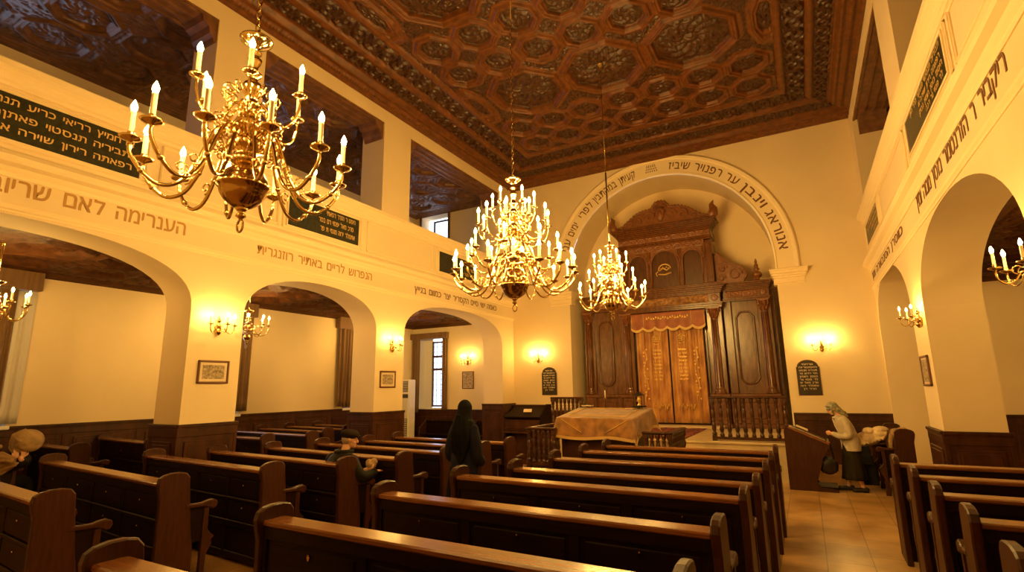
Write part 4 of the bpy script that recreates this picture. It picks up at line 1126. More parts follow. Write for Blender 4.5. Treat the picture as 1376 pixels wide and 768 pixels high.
MB().lathe([(.04, .035), (.045, .05), (.018, .07), (.014, .10), (.035, .13), (.04, .16), (.02, .19), (.03, .205), (.006, .23)], 12).tube([(-.05, 0, .12), (-.03, 0, .16), (.0, 0, .13), (.035, 0, .19), (.05, 0, .15)], .009, 6).build('gilt_figure', 'gold', lt)
cs = thing('tall_candlestick', 'thin brass candlestick standing on the stage behind the table', 'candlestick', (-4.55, 13.1, SZ))
MB().lathe([(.09, 0), (.09, .02), (.04, .04), (.018, .07), (.012, .3), (.02, .33), (.012, .36), (.010, .85), (.02, .88), (.04, .90), (.04, .92), (.015, .93)], 14).build('stem', 'brassdark', cs)
MB().lathe([(.014, .93), (.014, 1.10), (.008, 1.115)], 10).build('candle', 'candle', cs)

# ------------------------------------------------------------------ the carved cabinet (Torah ark)
AX, AY = -3.5, 16.30         # centre, front plane of the middle bay
ark = thing('carved_ark_cabinet', 'tall carved dark wooden cabinet with columns and crest filling the niche', 'cabinet', (AX, AY, SZ))
ark_z = lambda z: z - SZ
def column(nm, x, y, z0, z1, r, parent):
    b = MB(); h = z1 - z0
    b.lathe([(r * 1.5, 0), (r * 1.5, .05), (r * 1.2, .07), (r * 1.35, .10), (r * 1.1, .13), (r, .16), (r * 1.03, h * .35), (r * .86, h - .36), (r * .95, h - .34), (r * .84, h - .32)], 18, (x, y, z0))
    fl = MB()
    for i in range(10):
        a = 2 * PI * i / 10; fl.tube([(x + r * .98 * math.cos(a), y + r * .98 * math.sin(a), z0 + .2), (x + r * .84 * math.cos(a), y + r * .84 * math.sin(a), z0 + h - .38)], r * .16, 5)
    o = b.build(nm, 'ark', parent); fl.build('fluting', 'ark', o)
    c = MB().lathe([(r * .85, h - .32), (r * .9, h - .26), (r * 1.1, h - .16), (r * 1.5, h - .06), (r * 1.6, h - .05)], 16, (x, y, z0)).box(x - r * 1.7, y - r * 1.7, z0 + h - .05, x + r * 1.7, y + r * 1.7, z0 + h, .01)
    for lev, (rr, zz, n) in enumerate(((r * 1.0, h - .30, 8), (r * 1.15, h - .20, 8))):
        for i in range(n):
            a = 2 * PI * (i + lev * .5) / n; dx, dy = math.cos(a), math.sin(a)
            c.tube([(x + rr * dx * .9, y + rr * dy * .9, z0 + zz), (x + rr * dx * 1.15, y + rr * dy * 1.15, z0 + zz + .07), (x + rr * dx * 1.45, y + rr * dy * 1.45, z0 + zz + .12), (x + rr * dx * 1.55, y + rr * dy * 1.55, z0 + zz + .09)], [.022, .028, .018, .008], 5)
    for i in range(4):
        a = PI / 4 + i * PI / 2; c.ball((x + r * 1.75 * math.cos(a), y + r * 1.75 * math.sin(a), z0 + h - .08), .035, 8, 6)
    c.build('capital', 'arkcarve', o)
def relief(nm, x0, x1, z0, z1, y, fn, amp, parent, m='arkcarve', res=.012):
    """carved strip facing -y; fn(s, t) -> 0..1 with s along in metres, t -1..1"""
    nx = int((x1 - x0) / res) + 2; nz = int((z1 - z0) / res) + 2
    s = np.linspace(x0, x1, nx); q = np.linspace(z0, z1, nz); S, Q = np.meshgrid(s, q); T = (Q - (z0 + z1) / 2) / ((z1 - z0) / 2)
    h = fn(S, T) * np.clip((1 - np.abs(T)) * 6, 0, 1)
    P = np.stack([S, y - amp * h, Q], -1); return grid_mesh(nm, P, m, parent)
VN = lambda lam: (lambda s, t: vine(s, t, 1, lam) * .8 + .2 * foliage(s, t * .1))
Z = ark_z
def cornice(mb, x0, x1, yf, z0, z1, steps, out):
    for i in range(steps):
        a = z0 + (z1 - z0) * i / steps; b_ = z0 + (z1 - z0) * (i + 1) / steps; o = out * ((i + 1) / steps) ** 1.4
        mb.box(x0 - o, yf - o, a, x1 + o, yf + .5, b_ + .001, .008)
# -- middle bay
b = MB()
b.box(-1.55, .25, 0, 1.55, 1.05, Z(4.3), .01)                     # carcass behind
b.box(-1.55, .05, 0, -1.12, .3, Z(1.72), .01).box(1.12, .05, 0, 1.55, .3, Z(1.72), .01)
for s in (-1, 1):
    b.box(s * 1.58, -.12, 0, s * 1.08, .2, .12, .015); b.box(s * 1.53, -.08, .12, s * 1.13, .2, Z(1.66), .01); b.box(s * 1.60, -.15, Z(1.66), s * 1.06, .2, Z(1.76), .015)
    b.box(s * 1.46, -.095, .22, s * 1.20, .0, Z(1.55), .012)
    b.box(s * 1.12, .0, Z(1.76), s * 1.55, .26, Z(4.3), .01)
b.build('middle_body', 'ark', ark)
for s in (-1, 1): column('column', s * 1.33, .0 + .02, Z(1.76), Z(4.27), .115, ark)
dr = MB(); dr.box(-1.06, .18, .1, -.005, .26, Z(4.24), .01).box(.005, .18, .1, 1.06, .26, Z(4.24), .01); dr.build('door', 'ark', ark)
e = MB(); cornice(e, -1.58, 1.58, -.12, Z(4.27), Z(4.42), 3, .05)
e.box(-1.56, -.10, Z(4.42), 1.56, .5, Z(4.70), .006); cornice(e, -1.58, 1.58, -.12, Z(4.70), Z(4.95), 5, .16)
for i in range(40): e.box(-1.58 + i * .08, -.17, Z(4.74), -1.54 + i * .08, -.11, Z(4.78))
e.build('entablature', 'ark', ark)
relief('carved_frieze', -1.22, 1.22, Z(4.44), Z(4.68), -.10, VN(.36), .045, ark, 'arkgilt')
for s in (-1, 1):
    r_ = MB(); r_.lathe([(.0, .03), (.03, .035), (.05, .02), (.07, .03), (.09, .02), (.10, 0)], 16, X=Matrix.Translation((s * 1.40, -.10, Z(4.56))) @ Matrix.Rotation(PI / 2, 4, 'X')); r_.build('rosette', 'arkcarve', ark)
# -- upper stage with three round-headed panels
b = MB(); U0, U1 = Z(4.95), Z(6.38)
b.box(-1.42, .10, U0, 1.42, .9, U1, .01).box(-1.50, -.02, U0, 1.50, .3, U0 + .10, .012)
for xx in (-.50, .50, -1.18, 1.18): b.box(xx - .07, -.0, U0 + .10, xx + .07, .12, U1, .01)
for s in (-1, 1): b.box(s * 1.25, -.03, U0 + .10, s * 1.44, .3, U1, .012); b.box(s * 1.29, -.045, U0 + .2, s * 1.40, .0, U1 - .12, .01)
b.box(-1.42, -.0, Z(6.28), 1.42, .12, U1, .004)
b.build('upper_body', 'ark', ark)
for k, cx in enumerate((-.84, 0, .84)):
    w = .27 if k != 1 else .40
    w = .29 if k != 1 else .42
    sp = Z(5.86) if k != 1 else Z(5.80); n = 18
    q = MB(); v = []; f = []
    for i in range(n + 1):
        a = PI * (1 - i / n); v.append((cx + w * math.cos(a), -.002, sp + w * .98 * math.sin(a))); v.append((cx + (w) * math.cos(a), -.002, Z(6.30)))
    for i in range(n): f.append((2 * i, 2 * i + 2, 2 * i + 3, 2 * i + 1))
    q.add(v, f); v = []; f = []
    for i in range(n + 1):
        a = PI * (1 - i / n); v.append((cx + w * math.cos(a), -.002, sp + w * .98 * math.sin(a))); v.append((cx + w * math.cos(a), .11, sp + w * .98 * math.sin(a)))
    for i in range(n): f.append((2 * i, 2 * i + 1, 2 * i + 3, 2 * i + 2))
    q.add(v, f)
    q.tube([(cx - w, -.01, U0 + .12)] + [(cx + w * math.cos(PI * (1 - i / n)), -.01, sp + w * .98 * math.sin(PI * (1 - i / n))) for i in range(n + 1)] + [(cx + w, -.01, U0 + .12)], .022, 6)
    q.tube([(cx + (w + .05) * math.cos(PI * (1 - i / n)), -.012, sp + (w + .05) * .98 * math.sin(PI * (1 - i / n))) for i in range(n + 1)], .014, 5)
    q.build('arch_moulding', 'arkcarve', ark)
pn = MB().box(-1.12, .088, U0 + .12, -.56, .102, Z(6.2)).box(-.44, .088, U0 + .12, .44, .102, Z(6.24)).box(.56, .088, U0 + .12, 1.12, .102, Z(6.2)); pn.build('recessed_panel', 'arkdark', ark)
em = MB(); cx, cz = -.02, Z(5.62)
em.tube([(cx + .19 * math.cos(a), .07, cz + .19 * math.sin(a) * .9) for a in [.2 + .28 * i for i in range(12)]], .020, 6)
em.tube([(cx - .2, .06, cz - .14), (cx, .05, cz - .17), (cx + .2, .06, cz - .12)], .022, 6); em.tube([(cx - .16, .06, cz - .03), (cx - .05, .05, cz + .04), (cx + .06, .05, cz - .03), (cx + .17, .06, cz + .03)], .018, 6)
for a in range(7): em.ball((cx - .16 + .055 * a, .055, cz + .02 * (-1) ** a + .05), .022, 7, 5)
em.tube([(cx - .24, .06, cz - .2), (cx - .27, .05, cz - .1), (cx - .2, .05, cz - .05)], .018, 6)
em.build('gilt_emblem', 'gold', ark)
relief('spandrel_carving', -1.22, 1.22, Z(6.22), Z(6.42), -.01, VN(.30), .03, ark)
e = MB(); cornice(e, -1.42, 1.42, -.03, Z(6.40), Z(6.52), 2, .04); e.box(-1.44, -.05, Z(6.52), 1.44, .9, Z(6.72), .006); cornice(e, -1.44, 1.44, -.05, Z(6.72), Z(7.02), 6, .22); e.build('cornice', 'ark', ark)
relief('cornice_frieze', -1.42, 1.42, Z(6.53), Z(6.71), -.05, VN(.26), .03, ark)
# crest
def crest_pts():
    pts = []; n = 78
    T = [0, .12, .17, .22, .32, .45, .60, .74, .86, 1.0]; HH = [.84, .80, .70, .60, .60, .56, .46, .31, .17, .10]
    for i in range(n + 1):
        t = -1 + 2 * i / n; x = t * 1.45
        z = float(np.interp(abs(t), T, HH)) + .045 * abs(math.sin(i * PI / 2.8))
        pts.append((x, z))
    return pts
cp = crest_pts(); c = MB(); base = Z(7.02)
c.prism([(-1.45, base)] + [(x, base + z) for x, z in cp] + [(1.45, base)], 'y', -.08, .06)
for s in (-1, 1): # horn-like corner leaves
    c.tube([(s * 1.50, -.12, base), (s * 1.58, -.12, base + .12), (s * 1.60, -.12, base + .28), (s * 1.55, -.12, base + .42), (s * 1.62, -.12, base + .54)], [.13, .15, .12, .07, .01], 8)
c.build('crest', 'arkcarve', ark)
c = MB()
for s in (-1, 1):
    for (x0, z0, r0, a0, sg) in ((.32, .34, .19, 0, 1), (.70, .28, .17, 2, -1), (1.02, .18, .12, 1, 1), (1.26, .10, .07, 0, -1), (.15, .62, .10, 2, 1)):
        q = [(s * (x0 + r0 * (1 - .8 * k / 17) * math.cos(a0 + sg * 2.6 * PI * k / 17)), -.10, base + z0 + r0 * (1 - .8 * k / 17) * math.sin(a0 + sg * 2.6 * PI * k / 17)) for k in range(18)]
        c.tube(q, [.026 * (1 - .5 * k / 17) for k in range(18)], 6)
    q = [(s * x, -.09, base + z - .05) for x, z in cp if x > .05]; c.tube(q, .020, 5)
for i in range(9): a = PI * i / 8; c.tube([(0, -.10, base + .36), (.11 * math.cos(a), -.13, base + .40 + .12 * math.sin(a)), (.17 * math.cos(a), -.10, base + .44 + .22 * math.sin(a))], [.02, .045, .02], 6)
c.ball((0, -.12, base + .34), (.12, .07, .20), 12, 8); c.build('crest_carving', 'arkcarve', ark)
# -- wings
for s in (-1, 1):
    w = MB(); xa, xb = sorted((s * 1.55, s * 2.80))
    w.box(xa, .30, 0, xb, .9, Z(4.45), .01); x0, x1 = sorted((s * 1.55, s * 2.88)); w.box(x0, .12, 0, x1, .4, .12, .012)
    w.box(xa, .2, .12, xb, .4, Z(1.66), .01); w.box(x0, .08, Z(1.66), x1, .4, Z(1.76), .012)
    for (p0, p1) in ((2.50, 2.86), (1.58, 1.80)):
        a_, b_ = sorted((s * p0, s * p1)); w.box(a_, .10, .12, b_, .4, Z(1.66), .012); w.box(a_ + .05, .085, .25, b_ - .05, .2, Z(1.5), .01); w.box(a_, .20, Z(1.76), b_, .4, Z(4.45), .01)
    w.box(s * 1.84, .17, .25, s * 2.46, .3, Z(1.52), .02)
    w.box(s * 2.80, .46, .0, s * 2.97, .56, Z(4.74), .01)
    w.build('wing_body', 'ark', ark)
    column('column', s * 2.68, .16, Z(1.76), Z(4.43), .095, ark)
    pm = MB()   # tall shaped panel
    cx = s * 2.14; hw = .24; zb, zt = Z(2.02), Z(4.12)
    out = [(cx - hw, zb + .16), (cx - hw * .8, zb + .10), (cx - hw * .5, zb + .02), (cx, zb), (cx + hw * .5, zb + .02), (cx + hw * .8, zb + .10), (cx + hw, zb + .16), (cx + hw, zt - .16), (cx + hw * .8, zt - .10), (cx + hw * .55, zt - .02), (cx, zt), (cx - hw * .55, zt - .02), (cx - hw * .8, zt - .10), (cx - hw, zt - .16)]
    pm.tube([(x, .285, z) for x, z in out], .030, 6, closed=True); pm.prism([(cx + (x - cx) * .72, (zb + zt) / 2 + (z - (zb + zt) / 2) * .94) for x, z in out], 'y', .255, .305); pm.build('shaped_panel', 'ark', ark)
    e = MB(); ea, eb = sorted((s * 1.62, s * 2.86)); cornice(e, ea, eb, .10, Z(4.43), Z(4.52), 2, .03); e.box(ea, .12, Z(4.52), eb, .9, Z(4.74), .006); cornice(e, ea, eb, .10, Z(4.74), Z(4.97), 5, .12); e.build('wing_entablature', 'ark', ark)
    relief('wing_frieze', ea + .08, eb - .32 if s > 0 else eb - .08, Z(4.54), Z(4.73), .12, VN(.30), .03, ark)
    r_ = MB(); r_.lathe([(.0, .03), (.03, .035), (.045, .02), (.06, .03), (.075, .02), (.085, 0)], 16, X=Matrix.Translation((s * 2.70, .12, Z(4.63))) @ Matrix.Rotation(PI / 2, 4, 'X')); r_.build('rosette', 'arkcarve', ark)
    fz = Z(4.97); fn = MB().lathe([(.13, 0), (.14, .04), (.09, .07), (.05, .10), (.07, .13), (.13, .18), (.15, .24), (.12, .30), (.06, .33), (.05, .36), (.08, .39), (.08, .42), (.04, .45), (.06, .49), (.05, .54), (.025, .57), (.04, .61), (.035, .65), (.008, .72)], 14, (s * 2.58, .38, fz)); fn.build('finial', 'arkcarve', ark)
    sc = MB(); pts = [(1.45, 0), (1.45, .95), (1.50, 1.02), (1.58, .98), (1.66, .86), (1.78, .70), (1.92, .60), (2.06, .56), (2.20, .50), (2.30, .38), (2.32, .22), (2.24, .10), (2.2, 0)]
    sc.prism([(s * x, fz + z) for x, z in pts], 'y', .22, .34)
    sc.tube([(s * x, .21, fz + z) for x, z in pts[1:-1]], .030, 6)
    for (x0, z0, r0) in ((2.02, .28, .20), (1.66, .50, .14), (1.62, .2, .12)):
        sc.tube([(s * (x0 + r0 * (1 - .8 * k / 17) * math.cos(2.8 * PI * k / 17)), .20, fz + z0 + r0 * (1 - .8 * k / 17) * math.sin(2.8 * PI * k / 17)) for k in range(18)], .022, 6)
    sc.build('scroll_bracket', 'arkcarve', ark)

# -- curtain and valance in front of the doors
def ark_curtain():
    t = thing('ark_curtain', 'two long amber velvet curtains with gold embroidery on the carved cabinet', 'curtain', (AX - .03, AY + .06, SZ))
    for s, a, b_ in ((-1, -1.02, -.02), (1, .02, 1.02)):
        P = lambda u, o, z: (u, -o, z)
        A = folds(a, b_, .12, 3.42, .028, 5.5, .06, P, seed=10 + s)
        solidify(grid_mesh('curtain_half', A, 'parochet', t), .012)
        e = MB(); cx = (a + b_) / 2 - s * .14; yy = -.125
        # crown, tablet of text lines and flowers
        cz = 2.55
        for k in range(5): e.tube([(cx - .10 + .05 * k, yy, cz), (cx - .12 + .06 * k, yy, cz + .12), (cx, yy, cz + .22)], .011, 5)
        e.tube([(cx - .12, yy, cz), (cx + .12, yy, cz)], .014, 5); e.tube([(cx - .12, yy, cz + .06), (cx + .12, yy, cz + .06)], .010, 5)
        e.tube([(cx - .10 + .20 * k / 8, yy, cz - .04 - .05 * math.sin(PI * k / 8)) for k in range(9)], .012, 5)
        for k in range(9): put_text(e, random.Random(k + s).choice(['הדר רן', 'אתמל', 'כמר רוסי', 'יפסוי']), (cx - .12, yy, cz - .30 - k * .11), (1, 0, 0), (0, 0, 1), (0, -1, 0), .25, .055)
        fx = cx + s * .38
        e.tube([(fx + .05 * math.sin(k * .55) , yy, 2.30 - k * .075) for k in range(22)], .009, 5)
        for k in range(16): e.ball((fx + .06 * math.cos(k * 2.1), yy, 2.32 - k * .10), (.030, .012, .030), 7, 5)
        for k in range(14): e.tube([(cx - .2 + k * .035, yy, .55 + .08 * math.sin(k)), (cx - .18 + k * .035, yy, .64 + .06 * math.cos(k * 2))], .012, 5)
        e.build('embroidery', 'gold', t)
    v = thing('curtain_valance', 'scalloped rust-amber valance with gold edging above the long curtains', 'valance', (AX - .03, AY - .08, Z(4.24) + SZ))
    nx, nz = 110, 14; A = np.zeros((nz, nx, 3)); nsc = 6
    low = []
    for i in range(nx):
        x = -1.12 + 2.24 * i / (nx - 1); ph = (i / (nx - 1) * nsc) % 1.0
        dep = -.46 - .10 * math.sin(PI * ph) ** .8; low.append((x, dep))
        for j in range(nz):
            A[j, i] = (x, -.02 - .012 * math.sin(x * 21) * (j / nz), dep * j / (nz - 1))
    solidify(grid_mesh('cloth', A, 'rustvel', v), .012)
    f = MB(); V = []; F = []
    for i, (x, d) in enumerate(low): V += [(x, -.042, d + .045), (x, -.046, d - .035)]
    for i in range(nx - 1): F.append((2 * i, 2 * i + 1, 2 * i + 3, 2 * i + 2))
    f.add(V, F); solidify(f.build('fringe', 'fringe', v), .012)
    g = MB()
    for x in (-1.10, -.72, .72, 1.10): g.tube([(x, -.045, -.02), (x, -.045, -.42)], .008, 5)
    for k in range(18):
        x = -.62 + 1.24 * k / 17; g.ball((x, -.045, -.17 + .03 * math.sin(k * 1.9)), (.028, .01, .03), 7, 5)
        g.tube([(x - .03, -.045, -.22), (x, -.045, -.12 + .02 * math.cos(k)), (x + .03, -.045, -.20)], .008, 5)
    g.build('embroidery', 'gold', v)
ark_curtain()
# ------------------------------------------------------------------ furniture: lectern, reading desk, air conditioner
lc = thing('lectern', 'dark wooden slanted lectern in front of the woman in the headscarf', 'lectern', (-.10, 11.90, 0))
sp = [(-.38, 0), (.44, 0), (.44, .045), (.16, .07), (.13, .10), (.10, .16), (.16, .34), (.24, .60), (.36, .84), (.37, .90), (-.22, 1.16), (-.36, 1.17), (-.38, 1.10)]
for y in (0, .62):
    MB().prism(sp, 'y', y - .02, y + .02).build('side_panel', 'pewend', lc)
MB().box(-.37, .0, .0, -.33, .62, 1.12, .006).build('back_panel', 'pew', lc)
X = Matrix.Translation((-.30, 0, 1.165)) @ Matrix.Rotation(math.radians(24), 4, 'Y')
MB().box(.0, -.03, -.012, .74, .65, .018, .008, X=X).box(.70, -.03, .012, .74, .65, .045, .006, X=X).build('desktop', 'ledge', lc)
MB().box(-.33, .02, .55, .20, .60, .58, .005).box(.10, .02, .04, .44, .60, .085, .008).build('shelf', 'pew', lc)
ob = thing('open_prayer_book', 'open book with pale pages lying on the slanted lectern', 'book', (-.40 + .22, 12.12, 1.14)); ob.rotation_euler = (0, math.radians(24), 0)
MB().box(-.10, -.17, .0, .13, .17, .012, .003).build('cover', 'leather', ob)
for s in (-1, 1): MB().prism([(s * .005, .012), (s * .04, .034), (s * .10, .030), (s * .16, .016), (s * .16, .012)], 'x', -.09, .12).build('pages', 'paper', ob)
dk = thing('reading_desk', 'tall dark reading desk with a slanted top and side wing, near the left stage corner', 'desk', (-6.66, 12.75, 0))
for x in (-.56, .56):
    pr = [(-.30, 0), (.34, 0), (.34, 1.56), (.10, 1.57), (-.30, 1.30)]
    if x < 0: pr = [(-.18, 0), (.34, 0), (.34, 1.50), (.22, 1.54), (-.18, 1.28)]
    MB().prism(pr, 'x', x - .025, x + .025).build('side_panel', 'pew', dk)
X = Matrix.Translation((0, -.27, 1.22)) @ Matrix.Rotation(math.radians(27), 4, 'X')
MB().box(-.55, 0, -.012, .55, .66, .016, .006, X=X).box(-.55, 0, .0, .55, .025, .04, .005, X=X).build('desktop', 'pew', dk)
MB().box(-.55, .28, .2, .55, .32, 1.55, .005).box(-.55, -.22, .88, .55, -.19, 1.18, .006).box(-.47, -.235, .93, .47, -.19, 1.13, .008).box(-.56, -.30, .83, .56, .30, .87, .008).box(-.52, .1, .0, .52, .14, .84, .005).build('front_panel', 'wains', dk)
op = tag(MB().box(-.11, -.07, 0, .0, .09, .006, .002).box(.0, -.07, .0, .11, .09, .006, .002).build('paper_leaf', 'paper', None, (-6.60, 12.70, 1.40)), 'small open paper lying on the slanted reading desk', 'paper'); op.rotation_euler = (math.radians(27), 0, .35)
ac = thing('floor_air_conditioner', 'tall white standing air conditioner beside the far aisle window', 'air conditioner', (-12.9, 15.1, 0), 0)
MB().box(-.32, -.20, 0, .32, .20, 2.36, .03).build('housing', 'white', ac)
g = MB(); g.box(-.29, -.212, 1.92, .29, -.19, 2.30, .004)
g.build('upper_grille', 'grille', ac); g = MB()
for i in range(6): g.box(-.28, -.228, 1.95 + i * .06, .28, -.205, 1.97 + i * .06, .003)
g.build('louvre', 'white', ac)
MB().box(-.29, -.212, .25, .29, -.19, .98, .004).build('lower_grille', 'grille', ac); g = MB()
for i in range(11): g.box(-.28, -.228, .28 + i * .064, .28, -.205, .308 + i * .064, .003)
g.build('lower_louvre', 'white', ac)
MB().box(-.30, -.207, 1.70, .30, -.195, 1.84, .004).build('control_panel', 'grille', ac)

# ------------------------------------------------------------------ people
def remesh(mb, name, m, voxel, parent, sm=4):
    me = mb.mesh(name + '_raw'); o = bpy.data.objects.new(name, me); COL.objects.link(o)
    r = o.modifiers.new('r', 'REMESH'); r.mode = 'VOXEL'; r.voxel_size = voxel; r.use_smooth_shade = True
    s_ = o.modifiers.new('s', 'SMOOTH'); s_.iterations = sm; s_.factor = .5
    dg = bpy.context.evaluated_depsgraph_get(); nm = bpy.data.meshes.new_from_object(o.evaluated_get(dg)); nm.name = name
    o.modifiers.clear(); o.data = nm; bpy.data.meshes.remove(me); nm.materials.clear(); nm.materials.append(M[m])
    nm.polygons.foreach_set('use_smooth', [True] * len(nm.polygons))
    if parent: o.parent = parent
    return o
def limb(mb, pts, rad, n=12):
    P = bez(pts, 4); m = len(P); R = [np.interp(i / (m - 1) * (len(rad) - 1), range(len(rad)), rad) for i in range(m)]
    mb.tube(P, R, n)
    for p, r in ((P[0], R[0]), (P[-1], R[-1])): mb.ball(tuple(p), r, 12, 8)
def hand(mb, W, Dv, N, S, curl=.6, s=1.0):
    """W wrist, Dv finger direction, N palm side, S thumb side"""
    W = Vector(W); Dv = Vector(Dv).normalized(); N = Vector(N).normalized(); S = Vector(S).normalized()
    c = W + Dv * .045 * s; q = MB()
    X = Matrix(((S.x, Dv.x, N.x, c.x), (S.y, Dv.y, N.y, c.y), (S.z, Dv.z, N.z, c.z), (0, 0, 0, 1)))
    mb.ball((0, 0, 0), (.040 * s, .052 * s, .016 * s), 12, 8, X=X)
    for i, (off, L) in enumerate(((.030, .070), (.010, .078), (-.010, .072), (-.029, .056))):
        p = W + Dv * .085 * s + S * off * s; d = Dv.copy(); pts = [p - Dv * .03 * s, p]
        for k in range(3):
            a = curl * (.5 + .35 * k); d = (Dv * math.cos(a * (k + 1) * .6) + N * math.sin(a * (k + 1) * .6)); p = p + d * L * s / 3; pts.append(p)
        mb.tube(pts, [.010 * s, .0098 * s, .0092 * s, .0085 * s, .0065 * s], 8); mb.ball(tuple(pts[-1]), .0068 * s, 8, 6)
    p = W + Dv * .02 * s + S * .028 * s; t1 = p + (S * .7 + Dv * .6 + N * .2) * .035 * s; t2 = t1 + (Dv * .9 + S * .1 + N * .4).normalized() * .032 * s
    mb.tube([p, t1, t2], [.014 * s, .011 * s, .008 * s], 8); mb.ball(tuple(t2), .0085 * s, 8, 6)
def head(mb, c, yaw, pitch, s=1.0):
    """head centred on c, looking along local +y turned by yaw (left +) and pitched down"""
    X = Matrix.Translation(c) @ Matrix.Rotation(yaw, 4, 'Z') @ Matrix.Rotation(-pitch, 4, 'X') @ Matrix.Scale(s, 4)
    mb.ball((0, -.005, .02), (.075, .092, .095), 20, 14, X=X)
    mb.ball((0, .03, -.045), (.054, .058, .062), 16, 12, X=X); mb.ball((0, .070, -.083), (.022, .018, .018), 10, 8, X=X)
    mb.tube([(0, .088, .022), (0, .104, -.008), (0, .108, -.022)], [.008, .012, .014], 8, X=X); mb.ball((0, .104, -.026), (.017, .014, .010), 10, 8, X=X)
    for sx in (-1, 1):
        mb.ball((sx * .032, .074, .020), (.016, .012, .008), 10, 8, X=X); mb.ball((sx * .030, .080, .036), (.020, .008, .006), 10, 8, X=X)
        mb.ball((sx * .038, .062, -.030), (.020, .018, .018), 10, 8, X=X); mb.ball((sx * .077, -.005, .0), (.009, .020, .031), 10, 8, X=X)
    mb.ball((0, .085, -.050), (.022, .012, .006), 10, 6, X=X); mb.ball((0, .084, -.060), (.018, .011, .006), 10, 6, X=X)
    return X
def face_bits(X, parent, glasses=False):
    e = MB()
    for sx in (-1, 1): e.ball((sx * .032, .083, .019), (.010, .006, .006), 8, 6, X=X)
    e.build('eyes', 'white', parent); e = MB()
    for sx in (-1, 1): e.ball((sx * .032, .088, .019), (.005, .003, .005), 8, 6, X=X)
    e.build('iris', 'black', parent)
    e = MB().ball((0, .094, -.0545), (.017, .005, .003), 10, 6, X=X); e.build('lips', 'rustvel', parent)
    if glasses:
        e = MB()
        for sx in (-1, 1): e.tube([(sx * .034 + .022 * math.cos(a), .100, .017 + .017 * math.sin(a)) for a in [2 * PI * i / 14 for i in range(14)]], .0022, 5, X=X, closed=True); e.tube([(sx * .056, .100, .02), (sx * .080, .0, .018)], .002, 5, X=X)
        e.tube([(-.012, .101, .02), (.012, .101, .02)], .002, 5, X=X); e.build('glasses', 'iron', parent)

# --- woman in headscarf at the lectern, seen from her left side
wa = thing('person', 'elderly person in patterned headscarf and pale knit cardigan standing at the lectern', 'person', (.60, 12.20, 0), math.radians(96))
b = MB()
for sx in (-1, 1):
    limb(b, [(sx * .09, -.02 + sx * .02, .90), (sx * .10, .0 + sx * .05, .48), (sx * .09, -.03 + sx * .10, .09)], [.085, .058, .036]); limb(b, [(sx * .09, -.06 + sx * .10, .045), (sx * .10, .10 + sx * .10, .03)], [.035, .032])
b.loft([(0, -.03, .82, .13, .11), (0, -.04, .92, .165, .125), (0, -.03, 1.02, .14, .11), (0, .0, 1.15, .15, .12), (0, .05, 1.28, .17, .11), (0, .09, 1.36, .12, .08), (0, .12, 1.40, .055, .055)], 20)
limb(b, [(0, .10, 1.36), (0, .14, 1.46)], [.055, .05])
for sx in (-1, 1):
    limb(b, [(sx * .15, .06, 1.31), (sx * .20, .03, 1.18), (sx * .21, .02, 1.05), (sx * .14, .16, 1.02), (sx * .06, .25, 1.05)], [.055, .048, .040, .034, .026])
    hand(b, (sx * .06, .26, 1.05), (-sx * .55, .7, .1), (-sx * .5, -.3, -.6), (0, .3, 1), .9, .95)
Xh = head(b, (0, .19, 1.52), 0, .42, 1.0)
remesh(b, 'body', 'skin', .006, wa, 3); face_bits(Xh, wa, True)
c = MB()
c.loft([(0, -.05, .74, .205, .155), (0, -.05, .80, .20, .155), (0, -.05, .95, .185, .15), (0, -.02, 1.05, .175, .145), (0, .03, 1.20, .185, .15), (0, .06, 1.30, .185, .13), (0, .08, 1.36, .145, .10), (0, .10, 1.40, .085, .08)], 24)
for sx in (-1, 1): limb(c, [(sx * .16, .05, 1.31), (sx * .215, .02, 1.18), (sx * .225, .0, 1.04), (sx * .16, .14, 1.01), (sx * .09, .22, 1.035)], [.078, .070, .064, .056, .046])
remesh(c, 'cardigan', 'knit', .009, wa, 3)
k = MB(); k.tube([(.02, .21 - .0, 1.33), (.015, .185, 1.2), (.01, .13, 1.05), (.005, .115, .9), (.0, .115, .76)], .013, 6); k.tube([(.09, .10, 1.375), (.03, .20, 1.35), (-.04, .19, 1.35), (-.09, .10, 1.375)], .02, 6); k.build('knit_band', 'knit2', wa)
q = MB(); n = 40; V = []; F = []
for j, (z, r) in enumerate(((.92, .16), (.76, .19), (.5, .225), (.30, .255), (.22, .265))):
    for i in range(n): a = 2 * PI * i / n; rr = r * (1 + .05 * math.sin(a * 9) * (j / 4)); V.append((rr * .9 * math.cos(a), -.03 + rr * .78 * math.sin(a), z))
for j in range(4):
    for i in range(n): F.append((j * n + i, j * n + (i + 1) % n, (j + 1) * n + (i + 1) % n, (j + 1) * n + i))
q.add(V, F, True); solidify(q.build('skirt', 'skirt', wa), .01)
for sx in (-1, 1):
    s_ = MB(); limb(s_, [(sx * .09, -.08 + sx * .10, .05), (sx * .10, .02 + sx * .10, .042), (sx * .10, .12 + sx * .10, .036)], [.046, .046, .038]); s_.box(sx * .095 - .035, -.12 + sx * .10, 0, sx * .095 + .035, .15 + sx * .10, .022, .01); remesh(s_, 'shoe', 'leather', .007, wa, 2)
h = MB(); h.ball((0, -.012, .034), (.092, .106, .098), 22, 16, X=Xh); h.ball((0, -.06, -.05), (.080, .075, .085), 18, 12, X=Xh); h.ball((0, -.075, -.12), (.055, .05, .06), 14, 10, X=Xh)
h.tube([(-.072, .035, .03), (-.068, .045, -.03), (-.045, .035, -.085), (0, .03, -.105), (.045, .035, -.085), (.068, .045, -.03), (.072, .035, .03)], .018, 8, X=Xh)
h.tube([(0, -.10, -.10), (.01, -.14, -.17), (.0, -.15, -.24)], [.05, .045, .015], 10, X=Xh)
